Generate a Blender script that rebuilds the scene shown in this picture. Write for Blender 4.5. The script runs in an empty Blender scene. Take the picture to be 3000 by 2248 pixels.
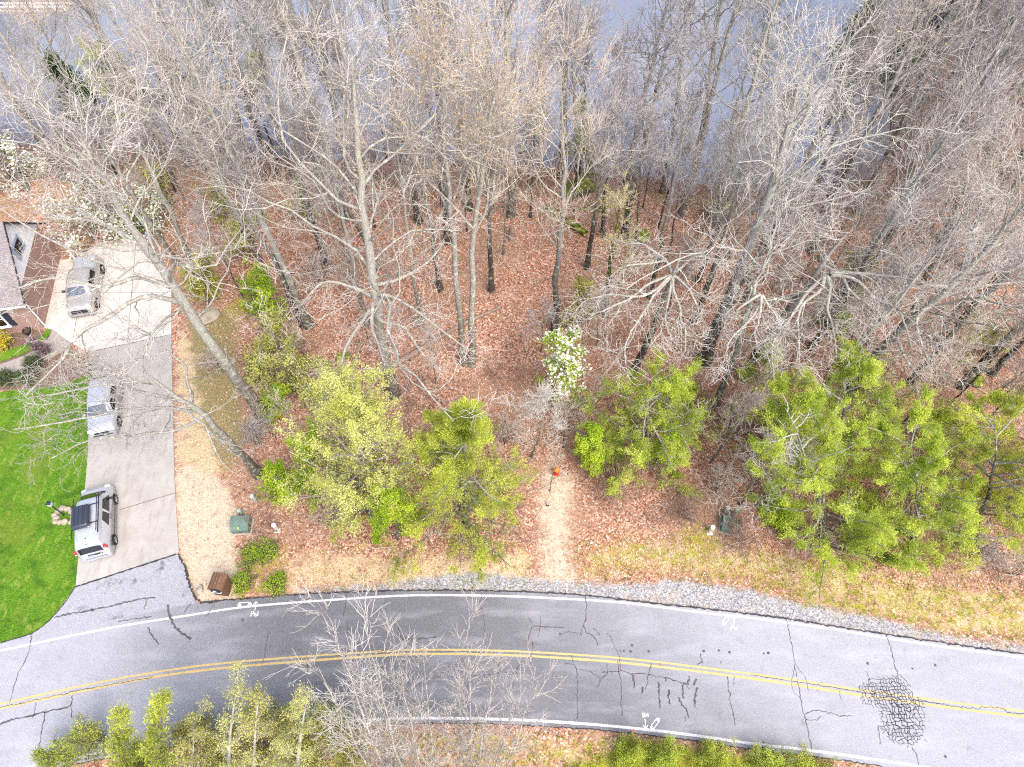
import bpy, bmesh, math, random
import numpy as np
from mathutils import Vector, Matrix, Euler
R = math.radians
S = bpy.context.scene
COL = S.collection

# ------------------------------------------------------------------ camera
CAM_H, TILT, FPX = 40.0, R(33.5), 2079.0
cam = bpy.data.objects.new('camera', bpy.data.cameras.new('camera'))
COL.objects.link(cam)
cam.location = (0, 0, CAM_H)
cam.rotation_euler = (TILT, 0, 0)
cam.data.sensor_width = 36
cam.data.lens = 36 * FPX / 3000
cam.data.clip_start = 0.5
cam.data.clip_end = 1500
S.camera = cam
S.render.resolution_x, S.render.resolution_y = 1024, 767

# ------------------------------------------------------------------ light
SUN_EL, SUN_AZ = R(56), R(145)          # soft overcast light from the front right
world = bpy.data.worlds.new('World'); S.world = world
world.use_nodes = True
wn = world.node_tree.nodes; wl = world.node_tree.links
sky = wn.new('ShaderNodeTexSky'); sky.sky_type = 'NISHITA'; sky.sun_disc = False
sky.sun_elevation = SUN_EL; sky.sun_rotation = SUN_AZ; sky.air_density = 1.0; sky.dust_density = 4.0; sky.ozone_density = 1.0
wl.new(sky.outputs[0], wn['Background'].inputs[0]); wn['Background'].inputs[1].default_value = 0.15
sun = bpy.data.objects.new('sun', bpy.data.lights.new('sun', 'SUN')); COL.objects.link(sun)
sun.data.energy = 1.5; sun.data.angle = R(42); sun.data.color = (1, 0.96, 0.90)
d = Vector((math.sin(SUN_AZ) * math.cos(SUN_EL), math.cos(SUN_AZ) * math.cos(SUN_EL), math.sin(SUN_EL)))
sun.rotation_euler = d.to_track_quat('Z', 'Y').to_euler()
S.view_settings.view_transform = 'Standard'; S.view_settings.look = 'None'
S.view_settings.gamma = 1.0; S.view_settings.exposure = 1.15
S.cycles.pixel_filter_type = 'BLACKMAN_HARRIS'; S.cycles.filter_width = 1.15
S.cycles.use_denoising = False
S.cycles.max_bounces = 5; S.cycles.diffuse_bounces = 3; S.cycles.glossy_bounces = 2
S.cycles.transmission_bounces = 3; S.cycles.transparent_max_bounces = 4

# ------------------------------------------------------------------ measuring
ca, sa = math.cos(TILT), math.sin(TILT)
def ray(px, py):
    x = (px - 1500) / FPX; y = -(py - 1124) / FPX
    return np.array([x, y * ca + sa, y * sa - ca])
SHX = [-200, -46, -20, 0, 15, 26, 33, 42, 60, 200]
SHY = [56, 56, 54, 53, 51, 49, 52, 78, 130, 150]
def gz(x, y):
    x = np.asarray(x, float); y = np.asarray(y, float)
    s = np.clip((y - (np.interp(x, SHX, SHY) - 8)) / 9, 0, 1); s = s * s * (3 - 2 * s)
    m = np.clip((y - 19) / 6, 0, 1) * np.clip((x + 13) / 4, 0, 1)
    und = 0.16 * np.sin(x * 0.45 + 1) * np.sin(y * 0.38) + 0.06 * np.sin(x * 1.3 + y * 0.9) + 0.05 * np.sin(y * 1.7 - x * .6)
    return -2.7 * s + m * und - 0.02
def G(px, py):                      # a pixel of the 3000 px photograph -> the point of the ground it shows
    d = ray(px, py); z = 0.0
    for _ in range(12):
        t = (z - CAM_H) / d[2]; z = float(gz(t * d[0], t * d[1]))
    return Vector((t * d[0], t * d[1], z))
def AZ(px, py, z):
    d = ray(px, py); t = (z - CAM_H) / d[2]
    return Vector((t * d[0], t * d[1], z))
def UP(base, px, py):               # height above base at which a vertical through base passes this pixel
    d = ray(px, py)
    t = (d[0] * base[0] + d[1] * base[1]) / (d[0] ** 2 + d[1] ** 2)
    return Vector((t * d[0], t * d[1], CAM_H + t * d[2]))
K2 = 3000 / 2212
def pix(p):                         # world -> photo pixel
    x, y, z = p[0], p[1], p[2] - CAM_H
    zc = y * sa - z * ca; yc = y * ca + z * sa
    return 1500 + FPX * x / zc, 1124 - FPX * yc / zc

# ------------------------------------------------------------------ materials
class NB:
    def __init__(s, name):
        s.m = bpy.data.materials.new(name); s.m.use_nodes = True
        s.t = s.m.node_tree; s.t.nodes.clear()
        s.out = s.t.nodes.new('ShaderNodeOutputMaterial')
    def n(s, typ, ins=None, **props):
        x = s.t.nodes.new('ShaderNode' + typ)
        for k, v in props.items(): setattr(x, k, v)
        for k, v in (ins or {}).items():
            if isinstance(v, bpy.types.NodeSocket): s.t.links.new(v, x.inputs[k])
            else: x.inputs[k].default_value = v
        return x
    def co(s, scale=None, kind='Object'):
        c = s.n('TexCoord').outputs[kind]
        if scale: c = s.n('Mapping', {0: c, 3: scale}).outputs[0]
        return c
    def noise(s, scale, detail=4, rough=.55, co=None, dist=0.0):
        return s.n('TexNoise', {'Vector': co or s.co(), 'Scale': scale, 'Detail': detail, 'Roughness': rough, 'Distortion': dist}).outputs[0]
    def mix(s, f, a, b, mode='MIX'):
        x = s.t.nodes.new('ShaderNodeMix'); x.data_type = 'RGBA'; x.blend_type = mode
        for i, v in ((0, f), (6, a), (7, b)):
            if isinstance(v, bpy.types.NodeSocket): s.t.links.new(v, x.inputs[i])
            else: x.inputs[i].default_value = (*v, 1) if isinstance(v, tuple) and len(v) == 3 else v
        return x.outputs[2]
    def ramp(s, f, stops, interp='LINEAR'):
        x = s.n('ValToRGB', {0: f}); e = x.color_ramp.elements; x.color_ramp.interpolation = interp
        while len(e) < len(stops): e.new(.5)
        for i, (p, c) in enumerate(stops):
            e[i].position = p; e[i].color = (*c, 1) if len(c) == 3 else c
        return x.outputs[0]
    def mr(s, v, a, b, c=0.0, d=1.0):
        return s.n('MapRange', {0: v, 1: a, 2: b, 3: c, 4: d}).outputs[0]
    def ma(s, op, a, b=0.0):
        return s.n('Math', {0: a, 1: b}, operation=op).outputs[0]
    def attr(s, name): return s.n('Attribute', attribute_name=name)
    def bsdf(s, col, rough=.9, spec=.3, metal=0.0, bump=None, bs=.3, bd=.02, coat=0.0, extra=None):
        ins = {'Base Color': (*col, 1) if isinstance(col, tuple) else col, 'Roughness': rough, 'Specular IOR Level': spec, 'Metallic': metal, 'Coat Weight': coat}
        p = s.n('BsdfPrincipled', ins)
        if bump is not None:
            b = s.n('Bump', {'Height': bump, 'Strength': bs, 'Distance': bd}); s.t.links.new(b.outputs[0], p.inputs['Normal'])
        s.t.links.new(p.outputs[0], s.out.inputs[0]); return s.m
def plain(name, col, rough=.6, spec=.4, metal=0.0, var=.12, scale=6.0, coat=0.0):
    b = NB(name); n = b.noise(scale, 5)
    c = b.mix(b.mr(n, .3, .7), tuple(v * (1 - var) for v in col), tuple(min(1, v * (1 + var)) for v in col))
    return b.bsdf(c, rough, spec, metal, coat=coat)
M = {}
def bark(name, low, high, z0, z1, lichen=(.50, .55, .42), amt=.5, rnd=.16):
    b = NB(name); co = b.co()
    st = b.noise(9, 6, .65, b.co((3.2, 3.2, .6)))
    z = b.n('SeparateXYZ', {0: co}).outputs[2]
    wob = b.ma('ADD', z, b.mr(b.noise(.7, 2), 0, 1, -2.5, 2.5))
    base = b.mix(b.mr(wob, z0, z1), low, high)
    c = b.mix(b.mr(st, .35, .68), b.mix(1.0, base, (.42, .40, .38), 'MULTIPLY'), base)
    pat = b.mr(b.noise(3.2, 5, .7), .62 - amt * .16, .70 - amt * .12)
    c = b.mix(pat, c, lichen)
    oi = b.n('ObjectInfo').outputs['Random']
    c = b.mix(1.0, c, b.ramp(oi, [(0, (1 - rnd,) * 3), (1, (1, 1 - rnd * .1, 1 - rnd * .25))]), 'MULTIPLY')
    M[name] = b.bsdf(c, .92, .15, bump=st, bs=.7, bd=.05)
def twig(name, a, c2, lich):
    b = NB(name); n = b.noise(1.3, 3); f = b.noise(4.0, 3, .7)
    c = b.mix(b.mr(n, .35, .65), a, c2); c = b.mix(b.mr(f, .56, .64), c, lich)
    oi = b.n('ObjectInfo').outputs['Random']
    c = b.mix(1.0, c, b.ramp(oi, [(0, (.70, .68, .69)), (.5, (.92, .88, .85)), (1, (1, 1, 1))]), 'MULTIPLY')
    M[name] = b.bsdf(c, .9, .15)
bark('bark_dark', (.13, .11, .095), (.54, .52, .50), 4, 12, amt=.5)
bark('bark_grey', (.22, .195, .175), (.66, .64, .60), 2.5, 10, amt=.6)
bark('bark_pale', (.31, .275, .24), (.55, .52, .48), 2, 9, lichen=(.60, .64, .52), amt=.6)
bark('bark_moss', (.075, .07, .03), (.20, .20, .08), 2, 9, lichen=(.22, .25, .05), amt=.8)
twig('twig_pale', (.66, .63, .60), (.53, .48, .44), (.62, .65, .55))
twig('twig_grey', (.64, .61, .61), (.50, .46, .45), (.66, .68, .63))
twig('twig_warm', (.68, .61, .54), (.54, .45, .39), (.68, .68, .58))
twig('twig_rust', (.46, .30, .25), (.36, .24, .19), (.52, .46, .38))
def leafm(name, c0, c1, c2, trans=.45, rough=.7):
    b = NB(name); v = b.attr('var').outputs['Fac']
    c = b.ramp(v, [(0, c0), (.5, c1), (1, c2)])
    big = b.noise(.55, 3); c = b.mix(b.mr(big, .38, .62, .0, .35), c, c2)
    p = b.n('BsdfPrincipled', {'Base Color': c, 'Roughness': rough, 'Specular IOR Level': .2})
    t = b.n('BsdfTranslucent', {0: c})
    mx = b.n('MixShader', {0: trans, 1: p.outputs[0], 2: t.outputs[0]})
    b.t.links.new(mx.outputs[0], b.out.inputs[0]); M[name] = b.m
leafm('leaf_cedar', (.18, .23, .02), (.48, .56, .06), (.74, .78, .14))
leafm('leaf_pine', (.16, .25, .025), (.44, .56, .06), (.70, .78, .14))
leafm('leaf_lime', (.36, .42, .06), (.64, .66, .16), (.80, .80, .32))
leafm('leaf_bright', (.18, .34, .008), (.40, .58, .025), (.60, .72, .07))
leafm('leaf_olive', (.32, .32, .05), (.55, .54, .11), (.72, .68, .22))
leafm('leaf_deep', (.03, .07, .02), (.07, .14, .03), (.16, .25, .05))
leafm('petal_white', (.75, .78, .66), (.86, .86, .80), (.9, .9, .88), .2)
leafm('petal_pink', (.50, .14, .34), (.58, .22, .45), (.7, .35, .6), .2)
leafm('petal_gold', (.75, .52, .02), (.85, .68, .03), (.9, .8, .10), .2)
leafm('bud_gold', (.45, .26, .06), (.62, .42, .14), (.7, .56, .28), .2)
leafm('leaf_dead', (.17, .07, .035), (.46, .23, .14), (.78, .58, .47), .1, .6)
leafm('leaf_blade', (.10, .20, .01), (.30, .37, .03), (.66, .46, .14), .25)
leafm('leaf_lawn', (.04, .12, .008), (.10, .23, .02), (.30, .38, .06), .25)
leafm('leaf_straw', (.45, .34, .16), (.66, .52, .28), (.80, .70, .46), .2)
leafm('stick', (.30, .24, .20), (.48, .41, .35), (.62, .56, .50), .0)

# ------------------------------------------------------------------ mesh helpers
def mk(name, parts, mats, parent=None, smooth=True):
    """parts: (V, F, material index, var or None)"""
    me = bpy.data.meshes.new(name); off = 0; Vs = []; Ls = []; tot = []; mi = []; vr = []; hasv = False
    for V, F, m, var in parts:
        V = np.asarray(V, np.float32); F = np.asarray(F, np.int32)
        Vs.append(V); Ls.append((F + off).ravel()); tot.append(np.full(len(F), F.shape[1], np.int32)); mi.append(np.full(len(F), m, np.int32))
        if var is None: vr.append(np.zeros(len(V), np.float32))
        else: vr.append(np.asarray(var, np.float32)); hasv = True
        off += len(V)
    V = np.concatenate(Vs); L = np.concatenate(Ls); tot = np.concatenate(tot); mi = np.concatenate(mi)
    me.vertices.add(len(V)); me.vertices.foreach_set('co', V.ravel())
    me.loops.add(len(L)); me.loops.foreach_set('vertex_index', L)
    me.polygons.add(len(tot)); st = np.concatenate([[0], np.cumsum(tot)[:-1]]).astype(np.int32)
    me.polygons.foreach_set('loop_start', st); me.polygons.foreach_set('loop_total', tot)
    me.polygons.foreach_set('material_index', mi)
    me.polygons.foreach_set('use_smooth', np.full(len(tot), smooth, bool))
    if hasv:
        a = me.attributes.new('var', 'FLOAT', 'POINT'); a.data.foreach_set('value', np.concatenate(vr))
    for m in (mats if isinstance(mats, (list, tuple)) else [mats]): me.materials.append(m)
    me.update(calc_edges=True)
    return link(name, me, parent)
def link(name, me, parent=None):
    o = bpy.data.objects.new(name, me); COL.objects.link(o)
    if parent: o.parent = parent
    return o
def tag(o, label, cat, group=None, kind=None):
    if label: o['label'] = label
    if cat: o['category'] = cat
    if group: o['group'] = group
    if kind: o['kind'] = kind
    return o
def thing(name, label, cat, loc=(0, 0, 0), rz=0.0, group=None):
    o = bpy.data.objects.new(name, None); COL.objects.link(o)
    o.location = loc; o.rotation_euler = (0, 0, rz); o.empty_display_size = .3
    return tag(o, label, cat, group)
class MB:
    def __init__(s): s.p = []
    def add(s, V, F, mi=0):
        if len({len(f) for f in F}) == 1: s.p.append((V, F, mi, None))
        else:
            for k in {len(f) for f in F}: s.p.append((V, [f for f in F if len(f) == k], mi, None))
        return s
    def _bm(s, bm, mtx, mi):
        V = np.array([(mtx @ v.co)[:] for v in bm.verts]); bm.verts.index_update()
        s.add(V, [[v.index for v in f.verts] for f in bm.faces], mi); bm.free(); return s
    def box(s, c, size, bev=0.0, rot=(0, 0, 0), mi=0, taper=None, seg=2):
        bm = bmesh.new(); bmesh.ops.create_cube(bm, size=1)
        for v in bm.verts:
            k = taper if (taper and v.co.z > 0) else 1
            v.co = Vector((v.co.x * size[0] * k, v.co.y * size[1] * k, v.co.z * size[2]))
        if bev: bmesh.ops.bevel(bm, geom=bm.edges[:], offset=bev, segments=seg, affect='EDGES', profile=.5)
        return s._bm(bm, Matrix.Translation(c) @ Euler(rot).to_matrix().to_4x4(), mi)
    def lathe(s, c, prof, seg=16, rot=(0, 0, 0), mi=0):
        mt = Matrix.Translation(c) @ Euler(rot).to_matrix().to_4x4(); V = []; F = []
        for r, z in prof:
            for k in range(seg):
                a = 2 * math.pi * k / seg; V.append((mt @ Vector((r * math.cos(a), r * math.sin(a), z)))[:])
        for j in range(len(prof) - 1):
            for k in range(seg):
                a, b = j * seg + k, j * seg + (k + 1) % seg
                F.append([a, b, b + seg, a + seg])
        F += [list(range(seg))[::-1], list(range((len(prof) - 1) * seg, len(prof) * seg))]
        return s.add(np.array(V), F, mi)
    def tube(s, pts, rad, sides=8, mi=0):
        P = np.array([[tuple(p) for p in pts]]); r = np.full((1, len(pts)), rad) if np.isscalar(rad) else np.array([rad])
        V, F = tubes(P, r, sides); return s.add(V, F, mi)
    def poly(s, pts, mi=0): return s.add(np.array([tuple(p) for p in pts]), [list(range(len(pts)))], mi)
    def prism(s, pts, h, mi=0):         # pts: 3-D outline, extruded by vector h
        n = len(pts); P = [Vector(p) for p in pts]; V = [p[:] for p in P] + [(p + Vector(h))[:] for p in P]
        return s.add(np.array(V), [list(range(n))[::-1], list(range(n, 2 * n))] + [[i, (i + 1) % n, (i + 1) % n + n, i + n] for i in range(n)], mi)
    def build(s, name, mats, parent=None, smooth=False): return mk(name, s.p, mats, parent, smooth)

def norm(a): return a / np.maximum(np.linalg.norm(a, axis=-1, keepdims=True), 1e-9)
def tubes(P, Rr, sides):
    N, K, _ = P.shape
    T = np.empty_like(P); T[:, 1:-1] = P[:, 2:] - P[:, :-2]; T[:, 0] = P[:, 1] - P[:, 0]; T[:, -1] = P[:, -1] - P[:, -2]
    T = norm(T); mt = norm(P[:, -1] - P[:, 0])
    ref = np.where(np.abs(mt[:, 2:3]) < .8, np.array([[0, 0, 1.]]), np.array([[1., 0, 0]]))[:, None, :]
    U = norm(np.cross(T, np.broadcast_to(ref, T.shape))); W = np.cross(T, U)
    a = np.arange(sides) * 2 * np.pi / sides
    V = P[:, :, None, :] + Rr[:, :, None, None] * (np.cos(a)[None, None, :, None] * U[:, :, None, :] + np.sin(a)[None, None, :, None] * W[:, :, None, :])
    base = (np.arange(N) * K * sides)[:, None, None] + (np.arange(K - 1) * sides)[None, :, None]
    i = np.arange(sides)[None, None, :]; j = (i + 1) % sides
    F = np.stack([base + i, base + j, base + j + sides, base + i + sides], -1).reshape(-1, 4)
    return V.reshape(-1, 3), F
def grow(rng, p, d, L, r, K, wander, up, tip=.35):
    N = len(p); P = np.empty((N, K, 3)); D = np.empty((N, K, 3)); P[:, 0] = p; D[:, 0] = d
    for k in range(1, K):
        d = norm(d + wander * rng.standard_normal((N, 3)) + np.array([0, 0, up]) / K * 3)
        p = p + d * (L / (K - 1))[:, None]; P[:, k] = p; D[:, k] = d
    t = np.linspace(0, 1, K)[None, :]
    return P, r[:, None] * (1 - (1 - tip) * t), D
def kids(rng, P, Rr, D, m, t0, t1, a0, a1, even=False):
    N, K, _ = P.shape; idx = np.repeat(np.arange(N), m)
    t = (np.tile((np.arange(m) + rng.random(m) * .9) / m, N) if even else rng.random(N * m)) * (t1 - t0) + t0
    f = t * (K - 1); k = np.minimum(f.astype(int), K - 2); f = (f - k)[:, None]
    p = P[idx, k] * (1 - f) + P[idx, k + 1] * f; dd = D[idx, k]
    rr = Rr[idx, k] * (1 - f[:, 0]) + Rr[idx, k + 1] * f[:, 0]
    ang = (a0 + (a1 - a0) * t) + rng.standard_normal(len(idx)) * .12
    q = norm(np.cross(dd, rng.standard_normal((len(idx), 3))))
    nd = norm(dd * np.cos(ang)[:, None] + q * np.sin(ang)[:, None])
    return p, nd, rr, t, idx
def quads(rng, C, size, asp=.6, flat=.5, sv=.4, along=None):
    """leaf faces round the points C"""
    n = len(C); nrm = norm(rng.standard_normal((n, 3)) * (1 - flat) + np.array([0, 0, 1]) * flat)
    u = norm(np.cross(nrm, rng.standard_normal((n, 3)))); v = np.cross(nrm, u)
    if along is not None:
        u = norm(along + rng.standard_normal((n, 3)) * .35); v = norm(np.cross(nrm, u))
    s = size * (1 + sv * (rng.random(n) * 2 - 1)); u *= s[:, None] * .5; v *= (s * asp)[:, None] * .5
    V = np.stack([C - u, C - v * .9 + u * .1, C + u, C + v], 1).reshape(-1, 3)
    return V, np.arange(n * 4).reshape(-1, 4), np.repeat(rng.random(n), 4)

# ------------------------------------------------------------------ trees
def resample(pts, K):
    P = np.array([tuple(p) for p in pts], float); n = len(P); Q = np.vstack([2 * P[0] - P[1], P, 2 * P[-1] - P[-2]]); out = []
    for t in np.linspace(0, n - 1 - 1e-6, K):
        i = int(t); f = t - i; a, b, c, e = Q[i], Q[i + 1], Q[i + 2], Q[i + 3]
        out.append(.5 * (2 * b + (c - a) * f + (2 * a - 5 * b + 4 * c - e) * f ** 2 + (3 * b - a - 3 * c + e) * f ** 3))
    return np.array(out)
STY = {  # limbs, t0, angle low/high, length fraction, tropism, wander, sub counts
    'oak':    dict(n=16, t0=.34, a=(1.05, .42), lk=.42, up=.08, w=.27, m=(6, 4, 3), tl=(1.4, .66)),
    'spread': dict(n=15, t0=.50, a=(1.70, .95), lk=.42, up=-.06, w=.28, m=(6, 4, 3), tl=(1.3, .6)),
    'tall':   dict(n=16, t0=.42, a=(.70, .36), lk=.32, up=.20, w=.17, m=(6, 4, 3), tl=(1.4, .66)),
    'pole':   dict(n=14, t0=.45, a=(.75, .45), lk=.22, up=.20, w=.13, m=(5, 4, 3), tl=(1.0, .5)),
    'sap':    dict(n=12, t0=.25, a=(.95, .5), lk=.34, up=.16, w=.14, m=(5, 4, 3), tl=(.75, .38)),
    'whip':   dict(n=11, t0=.25, a=(.60, .38), lk=.25, up=.22, w=.09, m=(4, 3, 2), tl=(.9, .42)),
    'bush':   dict(n=6, t0=.15, a=(.9, .6), lk=.50, up=.10, w=.20, m=(3, 2, 2), tl=(.6, .36)),
}
def skeleton(seed, paths, r0, sty, K=14, n=None, flare=.55, dense=1.0):
    rng = np.random.default_rng(seed); s = STY[sty]; tr = []; cr = []; tips = []
    for path, rr, *lb in paths:
        lb = bool(lb)
        T = resample(path, K); H = np.linalg.norm(T[-1] - T[0]); seg = H / K
        T[1:] += rng.standard_normal((K - 1, 3)) * seg * .035
        t = np.linspace(0, 1, K); Rt = rr * (.14 + .86 * (1 - t) ** .85) + rr * flare * np.exp(-t * H / .45)
        if lb: Rt = rr * (1 - .72 * t)
        V, F = tubes(T[None], Rt[None], 9); (cr if lb else tr).append((V, F, 0, None))
        D = norm(np.vstack([T[1:] - T[:-1], T[-1:] - T[-2:-1]]))
        nl = 7 if lb else (n or s['n']); P0, R0, D0 = T[None], Rt[None], D[None]
        p, d, r, tt, _ = kids(rng, P0, R0, D0, nl, .22 if lb else s['t0'], 1.0, .75 if lb else s['a'][0], .5 if lb else s['a'][1], True)
        g = np.clip(tt - s['t0'], 0, 1) / (1.06 - s['t0']); L = s['lk'] * H * (.30 + .70 * (1 - g ** 1.4)) * (.65 + .6 * rng.random(len(p)))
        r1 = np.minimum(r * .5, (.0105 if sty == 'spread' else .0078) * L + .010)
        P1, R1, D1 = grow(rng, p, d, L, r1, 9, s['w'], s['up'], .25); V, F = tubes(P1, R1, 6); cr.append((V, F, 0, None))
        m1, m2, m3 = (4, 2, 2) if lb else [max(2, int(round(q * dense))) for q in s['m']]
        p, d, r, tt, ix = kids(rng, P1, R1, D1, m1, .15, 1.0, .85, .5)
        L2 = np.maximum(.45, L[ix] * .42 * (1.1 - .6 * tt) * (.6 + .8 * rng.random(len(p))))
        P2, R2, D2 = grow(rng, p, d, L2, np.minimum(r * .6, .008 * L2 + .009), 6, s['w'] * 1.1, s['up'], .4); V, F = tubes(P2, R2, 4); cr.append((V, F, 0, None))
        p, d, r, tt, ix = kids(rng, P2, R2, D2, m2, .1, 1.0, .8, .5)
        L3 = s['tl'][0] * (.45 + .8 * rng.random(len(p)))
        P3, R3, D3 = grow(rng, p, d, L3, np.full(len(p), .016 if sty == 'bush' else .0125), 5, s['w'] * 1.2, s['up'], .6); V, F = tubes(P3, R3, 3); cr.append((V, F, 1, None))
        p, d, r, tt, ix = kids(rng, P3, R3, D3, m3, .1, 1.0, .75, .5)
        L4 = s['tl'][1] * (.45 + .8 * rng.random(len(p)))
        P4, R4, D4 = grow(rng, p, d, L4, np.full(len(p), .012 if sty == 'bush' else .0085), 4, s['w'] * 1.3, s['up'], .7); V, F = tubes(P4, R4, 3); cr.append((V, F, 1, None))
        tips += [P4[:, 1:].reshape(-1, 3), P3[:, 2:].reshape(-1, 3)]
    return tr, cr, np.concatenate(tips), rng
def bare(name, seed, paths, sty, mats, label, cat, loc, buds=None, group=None, **kw):
    tr, cr, tips, rng = skeleton(seed, paths, 0, sty, **kw)
    root = thing(name, label, cat, loc, 0, group)
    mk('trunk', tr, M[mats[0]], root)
    ml = [M[mats[1]], M[mats[2]]]
    if buds:
        C = tips[rng.random(len(tips)) < buds[1]]; V, F, v = quads(rng, C + rng.standard_normal(C.shape) * .04, buds[2], .7, .2)
        cr.append((V, F, 2, v)); ml.append(M[buds[0]])
    mk('crown', cr, ml, root)
    return root
def lead(pts2212, tall=None):
    """trunk line read off the photograph (2212 px coordinates), as heights above its base"""
    b = G(pts2212[0][0] * K2, pts2212[0][1] * K2); out = [Vector((0, 0, -.15))]; o = b.copy()
    for x, y in pts2212[1:]:
        q = UP(o, x * K2, y * K2)
        # the tree bends with its neighbour points: follow the line slowly
        o = Vector((q.x * .6 + o.x * .4, q.y * .6 + o.y * .4, 0)); out.append(q - b)
    return b, out
def leafy(name, seed, base2212, H, rad, kind, mats, label, cat, lean=(0, 0), n_leaf=22000, size=.13, petals=None, group=None, low=.06, dense=1.0, offground=None, sparse=1.0):
    """crown of many small leaf faces on real branches; kind: cone, dome, layers"""
    rng = np.random.default_rng(seed); b = offground or G(base2212[0] * K2, base2212[1] * K2)
    root = thing(name, label, cat, b, 0, group)
    K = 10; t = np.linspace(0, 1, K); T = np.stack([lean[0] * t ** 1.5 + rng.standard_normal(K) * .05 * rad * .3, lean[1] * t ** 1.5 + rng.standard_normal(K) * .03 * rad, H * t - .1], 1)
    Rt = H * .016 * (1.08 - t); V, F = tubes(T[None], Rt[None], 8); tr = [(V, F, 0, None)]
    D = norm(np.vstack([T[1:] - T[:-1], T[-1:] - T[-2:-1]]))
    if kind == 'cone': nl, a0, a1, up = int(46 * dense), 1.45, .75, .05
    elif kind == 'layers': nl, a0, a1, up = int(30 * dense), 1.50, 1.0, .03
    else: nl, a0, a1, up = int(24 * dense), 1.15, .35, .12
    p, d, r, tt, _ = kids(rng, T[None], Rt[None], D[None], nl, low, 1.0, a0, a1, True)
    if kind == 'cone': prof = (1.03 - tt) ** .75
    elif kind == 'layers': prof = np.sqrt(np.maximum(.06, 1 - (tt - .35) ** 2 * 2.2))
    else: prof = np.sqrt(np.maximum(.08, 1 - ((tt - .45) / .62) ** 2))
    L = rad * prof * (.7 + .5 * rng.random(len(p)))
    P1, R1, D1 = grow(rng, p, d, L, .014 * L + .012, 7, .15, up, .3); V, F = tubes(P1, R1, 5); br = [(V, F, 0, None)]
    p, d, r, tt, ix = kids(rng, P1, R1, D1, 9, .2, 1.0, 1.0, .6)
    L2 = np.maximum(.3, L[ix] * .38 * (1.15 - .7 * tt) * (.6 + .8 * rng.random(len(p))))
    P2, R2, D2 = grow(rng, p, d, L2, .009 * L2 + .007, 5, .2, up, .4); V, F = tubes(P2, R2, 3); br.append((V, F, 0, None))
    p, d, r, tt, ix = kids(rng, P2, R2, D2, 6, .1, 1.0, .9, .5)
    L3 = np.maximum(.22, L2[ix] * .5 * (.6 + .8 * rng.random(len(p))))
    P3, R3, D3 = grow(rng, p, d, L3, np.full(len(p), .006), 4, .25, up, .6); V, F = tubes(P3, R3, 3); br.append((V, F, 0, None))
    # tufts along the twigs, with whole sprays left thin so that gaps stay open
    keep = rng.random(nl) > .12; spray = rng.random(len(P2)) > (.22 if sparse >= 1 else .4)
    idx2 = ix; tw = np.where(spray[idx2])[0]; k = rng.integers(0, len(tw), n_leaf); q = rng.random(n_leaf)
    a = P3[tw[k]]; f = q * 3; i0 = np.minimum(f.astype(int), 2); f = (f - i0)[:, None]
    C = a[np.arange(n_leaf), i0] * (1 - f) + a[np.arange(n_leaf), i0 + 1] * f + rng.standard_normal((n_leaf, 3)) * max(size, .10) * .9
    al = norm(P3[tw[k], -1] - P3[tw[k], 0]); ok = C[:, 2] > .08; C = C[ok]; al = al[ok]
    needle = kind != 'dome'
    V, F, v = quads(rng, C, size * (1.5 if needle else 1), .26 if needle else .55, .55 if kind != 'layers' else .62, along=al if needle else None)
    hue = np.repeat(np.clip(.5 + .5 * np.sin(C[:, 0] * 2.1 + seed) * np.sin(C[:, 1] * 1.7) + (rng.random(len(C)) - .5) * .7, 0, 1), 4)
    mk('trunk', tr, M[mats[0]], root); mk('branches', br, M[mats[1]], root)
    mk('foliage', [(V, F, 0, hue)], M[mats[2]], root, False)
    if petals:
        e = P3[:, -1]; e = e[(rng.random(len(e)) < petals[1]) & (e[:, 2] > H * petals[3])]; e = e + rng.standard_normal(e.shape) * .07
        e[:, 2] += .06; V, F, v = quads(rng, e, petals[2], .8, .75); mk('blossom', [(V, F, 0, v)], M[petals[0]], root, False)
    return root

# ------------------------------------------------------------------ ground
def W(pts): return np.array([G(*p)[:2] for p in pts])
def smooth(P, n=8, ext=0.0):
    P = np.asarray(P, float); Q = resample([(x, y, 0) for x, y in P], (len(P) - 1) * n + 1)[:, :2]
    if ext:
        a = Q[0] + (Q[0] - Q[3]) / np.linalg.norm(Q[0] - Q[3]) * ext; b = Q[-1] + (Q[-1] - Q[-4]) / np.linalg.norm(Q[-1] - Q[-4]) * ext
        Q = np.vstack([a, Q, b])
    return Q
def sdf(X, Y, poly):                # > 0 inside
    P = np.asarray(poly, float); n = len(P); d = np.full(X.shape, 1e9); ins = np.zeros(X.shape, bool)
    for i in range(n):
        a, b = P[i], P[(i + 1) % n]; e = b - a; wx, wy = X - a[0], Y - a[1]
        t = np.clip((wx * e[0] + wy * e[1]) / (e @ e + 1e-12), 0, 1)
        d = np.minimum(d, (wx - t * e[0]) ** 2 + (wy - t * e[1]) ** 2)
        c = ((a[1] > Y) != (b[1] > Y)) & (X < (b[0] - a[0]) * (Y - a[1]) / (b[1] - a[1] + 1e-12) + a[0]); ins ^= c
    return np.where(ins, 1, -1) * np.sqrt(d)
LINE_TOP = [(0, 1908), (181, 1870), (362, 1834), (542, 1806), (723, 1779), (1000, 1757), (1200, 1746), (1400, 1746), (1600, 1753), (1825, 1767), (2042, 1794), (2200, 1812), (2417, 1841), (2634, 1877), (2851, 1908), (3000, 1928)]
YEL_UP = [(0, 2064), (226, 2014), (452, 1971), (678, 1942), (1000, 1917), (1200, 1906), (1400, 1906), (1600, 1914), (1825, 1930), (2042, 1955), (2300, 1989), (2489, 2018), (2779, 2058), (3000, 2085)]
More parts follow.
